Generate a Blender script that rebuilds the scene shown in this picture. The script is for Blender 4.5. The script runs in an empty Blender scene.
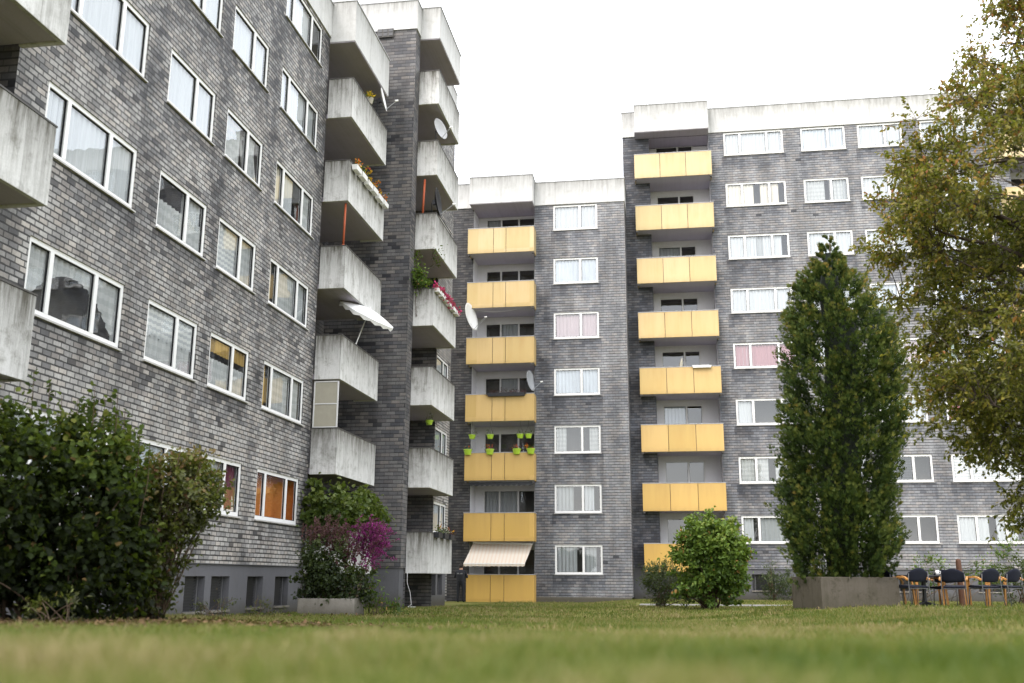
import bpy, math, random
import numpy as np
from math import radians as R
from mathutils import Vector, Matrix, noise as mnoise
random.seed(7); rng = np.random.default_rng(11)
scn = bpy.context.scene
col = scn.collection
ZC = 0.95                                   # lens height above the far lawn

# ------------------------------------------------------------------ camera
F, PIT, YAW, ROLL = 997.11, R(13.2991), R(8.95014), R(0.268416)
FW = np.array([-math.sin(YAW)*math.cos(PIT), math.cos(YAW)*math.cos(PIT), math.sin(PIT)])
_rt = np.array([math.cos(YAW), math.sin(YAW), 0.0]); _up = np.cross(_rt, FW)
RI = _rt*math.cos(ROLL) + _up*math.sin(ROLL); UP = -_rt*math.sin(ROLL) + _up*math.cos(ROLL)
cd = bpy.data.cameras.new('camera'); cam = bpy.data.objects.new('camera', cd); col.objects.link(cam)
cam.matrix_world = Matrix(((RI[0], UP[0], -FW[0], 0), (RI[1], UP[1], -FW[1], 0), (RI[2], UP[2], -FW[2], ZC), (0, 0, 0, 1)))
cd.sensor_width = 36; cd.lens = F/1024*36; cd.clip_end = 2000; cd.clip_start = 0.05
cd.dof.use_dof = True; cd.dof.focus_distance = 26.0; cd.dof.aperture_fstop = 1.2
scn.camera = cam
def at(px, py, d):                          # measured photo point -> world point at depth d
    p = (FW + RI*(px-512)/F - UP*(py-341.5)/F)*d
    return Vector((p[0], p[1], p[2]+ZC))

def sstep(a, b, t):
    t = np.clip((np.asarray(t, float)-a)/(b-a), 0, 1); return t*t*(3-2*t)
def gz(x, y):                               # height of the lawn
    x = np.asarray(x, float); y = np.asarray(y, float)
    yy = np.maximum(y, 0)
    left = np.maximum(np.where(yy < 12, -0.12-0.04*yy, -0.60-0.0275*(yy-12)), -0.95) - 0.14*sstep(30, 42, y)*(1-sstep(-4, -1.5, x))
    near = np.where(yy < 9, -0.12-0.035*yy, -0.435-0.0115*(yy-9))
    right = near*(1-sstep(27, 36, y)) - 0.95*sstep(27, 36, y)
    t = sstep(0.0, 4.5, x)
    z = left*(1-t) + right*t
    z = z + 0.02*np.sin(x*1.3+0.5)*np.sin(y*0.9)*(1-sstep(26, 34, y))*sstep(3, 8, y)
    return z + ZC

# ------------------------------------------------------------------ node helpers
class NT:
    def __init__(s, name):
        s.m = bpy.data.materials.new(name); s.m.use_nodes = True
        s.t = s.m.node_tree; s.t.nodes.clear()
        s.out = s.t.nodes.new('ShaderNodeOutputMaterial')
    def n(s, typ, **kw):
        nd = s.t.nodes.new(typ)
        for k, v in kw.items():
            if k.startswith('i_'):
                key = k[2:]; key = int(key) if key.isdigit() else key
                s.put(nd, key, v)
            else: setattr(nd, k, v)
        return nd
    def put(s, nd, key, v):
        if hasattr(v, 'is_output') or isinstance(v, bpy.types.NodeSocket): s.t.links.new(v, nd.inputs[key])
        else: nd.inputs[key].default_value = v
    def math(s, op, a, b=None, c=None, clamp=False):
        nd = s.t.nodes.new('ShaderNodeMath'); nd.operation = op; nd.use_clamp = clamp
        s.put(nd, 0, a)
        if b is not None: s.put(nd, 1, b)
        if c is not None: s.put(nd, 2, c)
        return nd.outputs[0]
    def mix(s, f, a, b, bt='MIX'):
        nd = s.t.nodes.new('ShaderNodeMix'); nd.data_type = 'RGBA'; nd.blend_type = bt
        s.put(nd, 0, f); s.put(nd, 6, a); s.put(nd, 7, b)
        return nd.outputs[2]
    def ramp(s, f, stops):
        nd = s.t.nodes.new('ShaderNodeValToRGB'); s.put(nd, 0, f)
        e = nd.color_ramp.elements
        while len(e) < len(stops): e.new(0.5)
        for k, (p, c) in enumerate(stops):
            e[k].position = p; e[k].color = (*c, 1) if len(c) == 3 else c
        return nd.outputs[0]
    def pos(s):
        g = s.n('ShaderNodeNewGeometry'); return g.outputs['Position'], g.outputs['True Normal']
    def xyz(s, v):
        q = s.n('ShaderNodeSeparateXYZ'); s.put(q, 0, v); return q.outputs
    def comb(s, x, y, z):
        q = s.n('ShaderNodeCombineXYZ'); s.put(q, 0, x); s.put(q, 1, y); s.put(q, 2, z); return q.outputs[0]
    def noise(s, v, scale, detail=4, rough=0.55):
        q = s.n('ShaderNodeTexNoise'); s.put(q, 'Vector', v); q.inputs['Scale'].default_value = scale
        q.inputs['Detail'].default_value = detail; q.inputs['Roughness'].default_value = rough
        return q.outputs[0]
    def bsdf(s, color, rough=0.7, bump=None, bstr=0.3, bdist=0.02, metallic=0.0, spec=0.3):
        p = s.n('ShaderNodeBsdfPrincipled')
        s.put(p, 'Base Color', color); s.put(p, 'Roughness', rough); s.put(p, 'Metallic', metallic)
        s.put(p, 'Specular IOR Level', spec)
        if bump is not None:
            b = s.n('ShaderNodeBump'); s.put(b, 'Height', bump); b.inputs['Strength'].default_value = bstr
            b.inputs['Distance'].default_value = bdist
            s.t.links.new(b.outputs[0], p.inputs['Normal'])
        s.t.links.new(p.outputs[0], s.out.inputs[0]); return p
def c4(*c): return (*c, 1.0)
def srgb(r, g, b):
    f = lambda v: (v/255/12.92) if v/255 <= 0.04045 else ((v/255+0.055)/1.055)**2.4
    return (f(r), f(g), f(b), 1.0)

def uv_wall(t):
    P, N = t.pos(); x, y, z = t.xyz(P); nx, ny, nz = t.xyz(N)
    k = t.math('GREATER_THAN', t.math('ABSOLUTE', nx), 0.5)
    u = t.math('ADD', t.math('MULTIPLY', k, y), t.math('MULTIPLY', t.math('SUBTRACT', 1.0, k), x))
    return P, u, z
def slate(name, w, h, joint, dark, mid, light, lowlight=0.0, darkbias=0.0, gain=0.82, vj=0.05, cool=0.0, tan=0.5, contrast=1.0, vary=0.3, dark_at=(), black=0.665, jw=0.36, sills=None):
    t = NT(name); P, u, v = uv_wall(t)
    rf = t.math('DIVIDE', v, h); row = t.math('FLOOR', rf)
    uu = t.math('ADD', t.math('DIVIDE', u, w), t.math('FRACT', t.math('MULTIPLY', row, 0.5)))
    jit = t.n('ShaderNodeTexWhiteNoise', noise_dimensions='1D'); t.put(jit, 'W', row)
    uu = t.math('ADD', uu, t.math('MULTIPLY', jit.outputs[0], 0.16))
    cl = t.math('FLOOR', uu); fu = t.math('FRACT', uu); fv = t.math('FRACT', rf)
    wn = t.n('ShaderNodeTexWhiteNoise', noise_dimensions='2D'); t.put(wn, 'Vector', t.comb(cl, row, 0.0))
    r1 = wn.outputs[0]; rc = t.xyz(wn.outputs[1])
    q = t.comb(t.math('MULTIPLY', cl, w), t.math('MULTIPLY', row, h), 3.7)
    big = t.noise(q, 0.34, 3, 0.6); med = t.noise(q, 1.15, 4, 0.65)
    st = t.noise(t.comb(t.math('MULTIPLY', u, 1.7), t.math('MULTIPLY', v, 0.16), 1.3), 1.0, 4, 0.6)
    # tone of a tile: its own chance plus the weathering of the patch it sits in
    tone = t.math('ADD', t.math('MULTIPLY', r1, vary), t.math('MULTIPLY', med, 0.42)); tone = t.math('ADD', tone, 0.29-vary*0.5+0.11)
    tone = t.math('ADD', tone, t.math('MULTIPLY', t.math('SUBTRACT', big, 0.5), 0.62))
    tone = t.math('SUBTRACT', tone, darkbias)
    for (cu, hwid, amt) in dark_at:            # darker vertical strips at set positions along the wall
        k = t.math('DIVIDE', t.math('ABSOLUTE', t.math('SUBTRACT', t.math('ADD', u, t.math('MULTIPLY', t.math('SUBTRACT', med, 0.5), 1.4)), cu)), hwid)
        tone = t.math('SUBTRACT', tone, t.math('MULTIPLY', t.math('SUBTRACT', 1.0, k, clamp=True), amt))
    if sills:                                  # damp, sooty runs below the window sills
        z_0, cs = sills; dn = t.math('MULTIPLY', t.math('FRACT', t.math('DIVIDE', t.math('SUBTRACT', z_0, v), 2.75)), 2.75)
        k = None
        for (a_, b_) in cs:
            e = t.math('MULTIPLY', t.math('GREATER_THAN', u, a_-.12), t.math('LESS_THAN', u, b_+.12)); k = e if k is None else t.math('ADD', k, e)
        run = t.math('SUBTRACT', 1.0, t.math('DIVIDE', dn, t.math('ADD', 0.12, t.math('MULTIPLY', t.noise(t.comb(t.math('MULTIPLY', u, 2.2), t.math('MULTIPLY', v, 0.3), 9.0), 1.0, 4, 0.7), 1.5))), clamp=True)
        tone = t.math('SUBTRACT', tone, t.math('MULTIPLY', t.math('MULTIPLY', run, k), 0.24))
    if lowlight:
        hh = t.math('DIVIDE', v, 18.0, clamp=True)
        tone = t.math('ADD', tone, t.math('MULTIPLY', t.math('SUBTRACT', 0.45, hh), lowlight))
    c = t.ramp(tone, [(0.22, dark), (0.42, mid), (0.72, light)])
    tn = t.math('MULTIPLY', t.math('GREATER_THAN', rc[1], 0.62), tan)
    c = t.mix(t.math('MULTIPLY', tn, t.math('MULTIPLY', tone, 0.8)), c, c4(0.40, 0.31, 0.23))
    # slates replaced by nearly black ones, in clusters
    blk = t.math('GREATER_THAN', t.math('ADD', t.noise(q, 0.9, 5, 0.75), t.math('MULTIPLY', t.math('SUBTRACT', rc[2], 0.5), 0.22)), black)
    c = t.mix(t.math('MULTIPLY', blk, 0.8), c, c4(dark[0]*0.6, dark[1]*0.6, dark[2]*0.62))
    mp = t.n('ShaderNodeMapRange', clamp=True); t.put(mp, 0, st)
    mp.inputs[1].default_value = 0.36; mp.inputs[2].default_value = 0.62; mp.inputs[3].default_value = 0.66; mp.inputs[4].default_value = 1.05
    c = t.mix(1.0, c, t.comb(mp.outputs[0], mp.outputs[0], mp.outputs[0]), 'MULTIPLY')
    fine = t.noise(P, 22.0, 3, 0.7)
    mf = t.n('ShaderNodeMapRange'); t.put(mf, 0, fine)
    mf.inputs[1].default_value = 0.2; mf.inputs[2].default_value = 0.8; mf.inputs[3].default_value = 0.78*gain; mf.inputs[4].default_value = 1.22*gain
    c = t.mix(1.0, c, t.comb(mf.outputs[0], mf.outputs[0], mf.outputs[0]), 'MULTIPLY')
    jr = t.math('MULTIPLY', t.noise(P, 2.2, 3, 0.6), jw)
    m1 = t.math('LESS_THAN', fv, t.math('ADD', jr, 0.03)); m2 = t.math('MULTIPLY', t.math('LESS_THAN', fu, vj), 0.8)
    m = t.math('MAXIMUM', m1, m2)
    c = t.mix(t.math('MULTIPLY', m, 0.9*contrast), c, joint)
    hgt = t.math('SUBTRACT', t.math('SUBTRACT', 1.0, t.math('MULTIPLY', fv, 0.5)), t.math('MULTIPLY', m, 0.8))
    hgt = t.math('ADD', hgt, t.math('MULTIPLY', r1, 0.3))
    t.bsdf(c, 0.62, hgt, 0.5, 0.012)
    return t.m

def concrete(name, base, stain, line=0.0, amount=0.6, rough=0.85, boards=0.0, edge=None, splash=None, blotch=0.0):
    t = NT(name); P, u, v = uv_wall(t)
    a = t.noise(P, 1.7, 6, 0.7); b = t.noise(t.comb(t.math('MULTIPLY', u, 9.0), t.math('MULTIPLY', v, 0.8), 0.7), 1.0, 6, 0.75)
    f = t.noise(P, 40.0, 2, 0.6)
    s = t.math('ADD', t.math('MULTIPLY', a, 0.45), t.math('MULTIPLY', b, 0.6))
    mp = t.n('ShaderNodeMapRange', clamp=True); t.put(mp, 0, s)
    mp.inputs[1].default_value = 0.50; mp.inputs[2].default_value = 0.78; mp.inputs[3].default_value = 0; mp.inputs[4].default_value = amount
    c = t.mix(mp.outputs[0], base, stain)
    bl = t.noise(P, 0.6, 3, 0.5)
    c = t.mix(t.math('MULTIPLY', bl, 0.25), c, c4(base[0]*0.7, base[1]*0.7, base[2]*0.68))
    if blotch:
        bm = t.n('ShaderNodeMapRange', clamp=True); t.put(bm, 0, t.noise(P, 2.6, 6, 0.78))
        bm.inputs[1].default_value = 0.53; bm.inputs[2].default_value = 0.70; bm.inputs[3].default_value = 0; bm.inputs[4].default_value = blotch
        c = t.mix(bm.outputs[0], c, c4(stain[0]*.8, stain[1]*.78, stain[2]*.7))
    if splash:
        sp = t.math('MULTIPLY', t.math('SUBTRACT', 1.0, t.math('DIVIDE', v, t.math('ADD', splash*.4, t.math('MULTIPLY', a, splash*1.4))), clamp=True), 0.8)
        c = t.mix(sp, c, c4(0.05, 0.045, 0.028))
    if boards:
        fb = t.math('FRACT', t.math('DIVIDE', u, boards))
        lm = t.math('LESS_THAN', fb, 0.035)
        c = t.mix(t.math('MULTIPLY', lm, 0.22), c, c4(stain[0]*0.8, stain[1]*0.8, stain[2]*0.8))
        wn = t.n('ShaderNodeTexWhiteNoise', noise_dimensions='1D'); t.put(wn, 'W', t.math('FLOOR', t.math('DIVIDE', u, boards)))
        k = t.math('ADD', 0.93, t.math('MULTIPLY', wn.outputs[0], 0.09))
        c = t.mix(1.0, c, t.comb(k, k, k), 'MULTIPLY')
    if edge is not None:
        g = t.n('ShaderNodeAttribute', attribute_name='edge')
        e = t.math('MULTIPLY', g.outputs['Fac'], t.math('ADD', 0.15, t.math('MULTIPLY', b, 1.5)), clamp=True)
        c = t.mix(t.math('MULTIPLY', t.math('POWER', e, 1.6), edge), c, c4(0.06, 0.055, 0.04))
    mf = t.math('ADD', 0.86, t.math('MULTIPLY', f, 0.28))
    c = t.mix(1.0, c, t.comb(mf, mf, mf), 'MULTIPLY')
    t.bsdf(c, rough, t.math('ADD', f, t.math('MULTIPLY', a, 2)), 0.25, 0.006); return t.m
def plain(name, c, rough=0.6, var=0.15, scale=6.0, metallic=0.0, spec=0.3):
    t = NT(name); P, N = t.pos(); a = t.noise(P, scale, 4, 0.6)
    k = t.math('ADD', 1-var, t.math('MULTIPLY', a, 2*var))
    t.bsdf(t.mix(1.0, c4(*c[:3]), t.comb(k, k, k), 'MULTIPLY'), rough, a, 0.1, 0.004, metallic, spec); return t.m
def yellow_panel():
    t = NT('yellow panel'); P, u, v = uv_wall(t)
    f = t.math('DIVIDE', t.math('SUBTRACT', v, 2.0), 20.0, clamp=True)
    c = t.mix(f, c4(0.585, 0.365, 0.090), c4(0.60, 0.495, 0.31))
    b = t.noise(t.comb(t.math('MULTIPLY', u, 3.5), t.math('MULTIPLY', v, 0.35), 5.0), 1.0, 5, 0.65)
    fl = t.n('ShaderNodeTexWhiteNoise', noise_dimensions='2D'); t.put(fl, 'Vector', t.comb(t.math('FLOOR', t.math('DIVIDE', v, 2.75)), t.math('FLOOR', t.math('MULTIPLY', u, 0.79)), 0.0))
    kk = t.math('ADD', 0.90, t.math('MULTIPLY', fl.outputs[0], 0.16)); c = t.mix(1.0, c, t.comb(kk, kk, t.math('MULTIPLY', kk, kk)), 'MULTIPLY')
    a = t.noise(P, 1.1, 4, 0.6)
    mp = t.n('ShaderNodeMapRange', clamp=True); t.put(mp, 0, t.math('ADD', t.math('MULTIPLY', b, 0.6), t.math('MULTIPLY', a, 0.4)))
    mp.inputs[1].default_value = 0.48; mp.inputs[2].default_value = 0.8; mp.inputs[3].default_value = 0; mp.inputs[4].default_value = 0.48
    c = t.mix(mp.outputs[0], c, c4(0.55, 0.33, 0.10))
    g = t.n('ShaderNodeAttribute', attribute_name='edge')
    e = t.math('MULTIPLY', g.outputs['Fac'], t.math('MULTIPLY', b, 0.45), clamp=True)
    lo = t.math('MULTIPLY', t.math('POWER', t.math('SUBTRACT', 1.0, g.outputs['Fac'], clamp=True), 7.0), t.math('MULTIPLY', t.noise(P, 5.0, 4, 0.7), 0.6)); e = t.math('ADD', e, lo, clamp=True)
    c = t.mix(e, c, c4(0.20, 0.13, 0.06))
    t.bsdf(c, 0.5, b, 0.06, 0.004); return t.m
def glass(name='window glass', f0=0.09):
    t = NT(name); P, N = t.pos()
    a = t.noise(P, 1.3, 2, 0.5)
    b = t.n('ShaderNodeBump'); t.put(b, 'Height', a); b.inputs['Strength'].default_value = 0.06; b.inputs['Distance'].default_value = 0.05
    g = t.n('ShaderNodeNewGeometry'); d = t.n('ShaderNodeVectorMath', operation='DOT_PRODUCT'); t.put(d, 0, g.outputs['True Normal']); t.put(d, 1, g.outputs['Incoming'])
    k = t.math('POWER', t.math('SUBTRACT', 1.0, t.math('ABSOLUTE', d.outputs['Value']), clamp=True), 5.0)      # Schlick, both sides alike
    fr = t.math('ADD', f0, t.math('MULTIPLY', k, 1-f0), clamp=True)
    tr = t.n('ShaderNodeBsdfTransparent'); tr.inputs[0].default_value = (0.96, 0.98, 0.975, 1)
    gl = t.n('ShaderNodeBsdfGlossy'); gl.inputs['Roughness'].default_value = 0.02; gl.inputs[0].default_value = (0.9, 0.93, 0.97, 1)
    t.t.links.new(b.outputs[0], gl.inputs['Normal'])
    mx = t.n('ShaderNodeMixShader'); t.t.links.new(fr, mx.inputs[0]); t.t.links.new(tr.outputs[0], mx.inputs[1]); t.t.links.new(gl.outputs[0], mx.inputs[2])
    t.t.links.new(mx.outputs[0], t.out.inputs[0]); return t.m
def cloth(name, c, stripes=None, pleat_shade=26.0, trans=0.05):
    t = NT(name); tc = t.n('ShaderNodeTexCoord'); x, y, z = t.xyz(tc.outputs['Object'])
    P, N = t.pos()
    w = t.noise(t.comb(t.math('MULTIPLY', x, pleat_shade), t.math('MULTIPLY', z, 0.6), 0.0), 1.0, 3, 0.6)
    k = t.math('ADD', 0.50, t.math('MULTIPLY', w, 0.46))  # shading of the pleats painted into the cloth colour
    cc = c4(*c[:3])
    if stripes:
        m = t.math('GREATER_THAN', t.math('FRACT', t.math('DIVIDE', z, stripes[0])), 0.5)
        cc = t.mix(m, cc, c4(*stripes[1]))
    cc = t.mix(1.0, cc, t.comb(k, k, k), 'MULTIPLY')
    d = t.n('ShaderNodeBsdfDiffuse'); t.put(d, 0, cc); tr = t.n('ShaderNodeBsdfTranslucent'); t.put(tr, 0, cc)
    mx = t.n('ShaderNodeMixShader'); mx.inputs[0].default_value = trans
    t.t.links.new(d.outputs[0], mx.inputs[1]); t.t.links.new(tr.outputs[0], mx.inputs[2]); t.t.links.new(mx.outputs[0], t.out.inputs[0]); return t.m
K_ = 0.86
def leafmat(name, stops, trans=0.3, rough=0.5, spec=0.25):
    t = NT(name); g = t.n('ShaderNodeAttribute', attribute_name='tint'); P, N = t.pos()
    c = t.ramp(g.outputs['Fac'], [(p_, tuple(x_*K_ for x_ in c_)) for p_, c_ in stops])
    a = t.noise(P, 9.0, 3, 0.6); k = t.math('ADD', 0.7, t.math('MULTIPLY', a, 0.6))
    c = t.mix(1.0, c, t.comb(k, k, k), 'MULTIPLY')
    p = t.bsdf(c, rough, None, spec=spec)
    tr = t.n('ShaderNodeBsdfTranslucent'); t.put(tr, 0, t.mix(0.5, c, c4(0.25, 0.35, 0.03), 'MIX'))
    mx = t.n('ShaderNodeMixShader'); mx.inputs[0].default_value = trans
    t.t.links.new(p.outputs[0], mx.inputs[1]); t.t.links.new(tr.outputs[0], mx.inputs[2]); t.t.links.new(mx.outputs[0], t.out.inputs[0]); return t.m

M = {}; FLH = 2.75
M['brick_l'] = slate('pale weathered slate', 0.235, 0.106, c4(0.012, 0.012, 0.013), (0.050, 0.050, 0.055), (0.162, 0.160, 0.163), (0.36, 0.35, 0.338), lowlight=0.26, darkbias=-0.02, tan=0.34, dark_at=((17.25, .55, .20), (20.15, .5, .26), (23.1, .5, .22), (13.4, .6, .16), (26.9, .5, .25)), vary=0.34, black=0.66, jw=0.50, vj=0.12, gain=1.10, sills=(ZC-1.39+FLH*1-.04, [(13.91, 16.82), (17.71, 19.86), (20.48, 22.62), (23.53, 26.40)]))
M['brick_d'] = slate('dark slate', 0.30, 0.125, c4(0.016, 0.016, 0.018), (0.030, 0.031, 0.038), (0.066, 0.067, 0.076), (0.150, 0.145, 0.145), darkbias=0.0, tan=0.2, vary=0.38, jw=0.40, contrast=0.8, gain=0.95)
_c = dict(joint=c4(0.018, 0.018, 0.021), dark=(0.047, 0.051, 0.064), mid=(0.134, 0.140, 0.160), light=(0.285, 0.288, 0.300), darkbias=0.0, tan=0.3, contrast=0.9, vary=0.17, black=0.71, jw=0.46, vj=0.05, gain=1.0)
M['brick_x'] = slate('very dark slate', 0.26, 0.128, c4(0.012, 0.012, 0.014), (0.020, 0.021, 0.026), (0.042, 0.043, 0.050), (0.095, 0.093, 0.095), tan=0.1, vary=0.34, jw=0.45)  # darkest of the slates, for the corner wall
M['brick_c'] = slate('grey slate', 0.26, 0.128, dark_at=((-9.3, 1.0, .24), (-5.8, 1.2, .20)), sills=(ZC-2.61-.04, [(-5.26, -3.09)]), **_c)
M['brick_r'] = slate('grey slate of the tall block', 0.26, 0.128, dark_at=((0.6, 3.7, .36), (-1.4, 1.4, .16)), sills=(ZC-1.18-.04, [(3.26, 6.19), (7.06, 9.2), (9.8, 11.92), (12.75, 15.66)]), **_c)
M['concrete'] = concrete('stained pale concrete', c4(0.63, 0.63, 0.625), c4(0.16, 0.155, 0.135), amount=0.9, boards=0.62, edge=0.95, blotch=0.6)
M['under'] = concrete('concrete soffit', c4(0.46, 0.425, 0.50), c4(0.30, 0.275, 0.30), amount=0.7)
M['soffit_y'] = concrete('painted soffit', c4(0.52, 0.495, 0.58), c4(0.38, 0.36, 0.41), amount=0.5)
M['parapet'] = concrete('white parapet', c4(0.60, 0.60, 0.60), c4(0.33, 0.325, 0.31), amount=0.5, boards=2.6, edge=0.55, blotch=0.3)
M['plinth'] = concrete('grey plinth paint', c4(0.115, 0.115, 0.128), c4(0.08, 0.08, 0.085), amount=0.5, splash=0.45, blotch=0.25)
M['plaster'] = concrete('pale plaster', c4(0.68, 0.675, 0.70), c4(0.54, 0.54, 0.54), amount=0.4)
M['planter'] = concrete('weathered planter concrete', c4(0.10, 0.088, 0.073), c4(0.035, 0.032, 0.018), amount=0.9, splash=0.7, blotch=0.9)
M['planter_l'] = concrete('pale planter concrete', c4(0.25, 0.232, 0.21), c4(0.12, 0.11, 0.085), amount=0.8, splash=0.35, blotch=0.7)
M['path'] = concrete('path paving', c4(0.22, 0.215, 0.21), c4(0.15, 0.15, 0.145), amount=0.5)
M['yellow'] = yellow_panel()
M['frame'] = plain('white window frame', (0.74, 0.74, 0.74), 0.35, 0.05)
M['frame_g'] = plain('greyish window frame', (0.62, 0.62, 0.62), 0.4, 0.06)
M['sill'] = plain('metal sill', (0.42, 0.41, 0.40), 0.5, 0.15)
M['coping'] = plain('dark metal coping', (0.07, 0.066, 0.062), 0.55, 0.25)
M['coping_g'] = plain('grey metal coping', (0.36, 0.36, 0.37), 0.45, 0.15)
M['interior'] = plain('dim room', (0.10, 0.095, 0.09), 0.9, 0.3, 1.5)
M['interior_o'] = plain('orange room wall', (0.50, 0.17, 0.04), 0.9, 0.2, 2.0)
M['glass'] = glass(); M['glass_l'] = glass('double glazing', 0.13)
M['louvre'] = plain('grey louvre', (0.085, 0.085, 0.09), 0.6, 0.15)
M['black'] = plain('near black', (0.012, 0.012, 0.014), 0.6, 0.2)
M['dark_metal'] = plain('dark metal', (0.045, 0.047, 0.052), 0.45, 0.2, metallic=0.5)
M['steel'] = plain('brushed steel', (0.10, 0.10, 0.105), 0.45, 0.1, metallic=0.3)
M['white_paint'] = plain('white painted metal', (0.74, 0.74, 0.73), 0.4, 0.08)
M['grey_paint'] = plain('grey painted metal', (0.33, 0.34, 0.36), 0.4, 0.1)
M['rust'] = plain('red brown post', (0.36, 0.085, 0.035), 0.6, 0.2)
M['wood'] = plain('beech wood', (0.48, 0.23, 0.07), 0.45, 0.25, 14)
M['log'] = plain('brown post wood', (0.085, 0.040, 0.024), 0.7, 0.35, 12)
M['navy'] = plain('navy upholstery', (0.007, 0.009, 0.020), 0.85, 0.25, 20)
M['lime'] = plain('lime plastic', (0.34, 0.50, 0.045), 0.35, 0.08)
M['screen'] = plain('beige screen', (0.34, 0.32, 0.26), 0.7, 0.15)
M['canvas'] = plain('parasol canvas', (0.72, 0.72, 0.71), 0.85, 0.08)
M['awning'] = None
M['bark'] = plain('bark', (0.055, 0.042, 0.032), 0.9, 0.4, 15)
M['stem'] = plain('brown stems', (0.085, 0.06, 0.04), 0.9, 0.4, 15)
M['soil'] = plain('soil', (0.075, 0.05, 0.035), 0.95, 0.4, 8)
CUR = {'sheer': cloth('white sheer', (0.66, 0.68, 0.715)), 'grey': cloth('grey net', (0.46, 0.48, 0.50)), 'cream': cloth('cream curtain', (0.84, 0.77, 0.66)),
       'pink': cloth('pink curtain', (0.62, 0.50, 0.535)), 'red': cloth('red curtain', (0.38, 0.05, 0.05)), 'rose': cloth('rose patterned curtain', (0.50, 0.27, 0.30)),
       'blind': cloth('pale blind', (0.88, 0.88, 0.88), (0.13, (0.62, 0.64, 0.67)), 1.0), 'dblind': cloth('dark blind', (0.10, 0.11, 0.12), (0.12, (0.045, 0.05, 0.055)), 1.0, 0.1),
       'lace': cloth('white lace', (0.92, 0.93, 0.94), (0.21, (0.80, 0.82, 0.83)), 14.0, 0.4), 'yel': cloth('ochre blind', (0.50, 0.33, 0.11), None, 2.0), 'mint': cloth('mint curtain', (0.52, 0.66, 0.56)),
       'blue': cloth('pale blue blind', (0.66, 0.71, 0.79), None, 1.0), 'wine': cloth('wine curtain', (0.16, 0.03, 0.06))}
def awning_mat():
    t = NT('striped awning cloth'); P, N = t.pos(); x, y, z = t.xyz(P)
    m = t.math('GREATER_THAN', t.math('FRACT', t.math('DIVIDE', x, 0.17)), 0.62)
    c = t.mix(t.math('MULTIPLY', m, 0.35), c4(0.60, 0.54, 0.46), c4(0.56, 0.36, 0.22))
    t.bsdf(c, 0.85); return t.m
M['awning'] = awning_mat()

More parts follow.
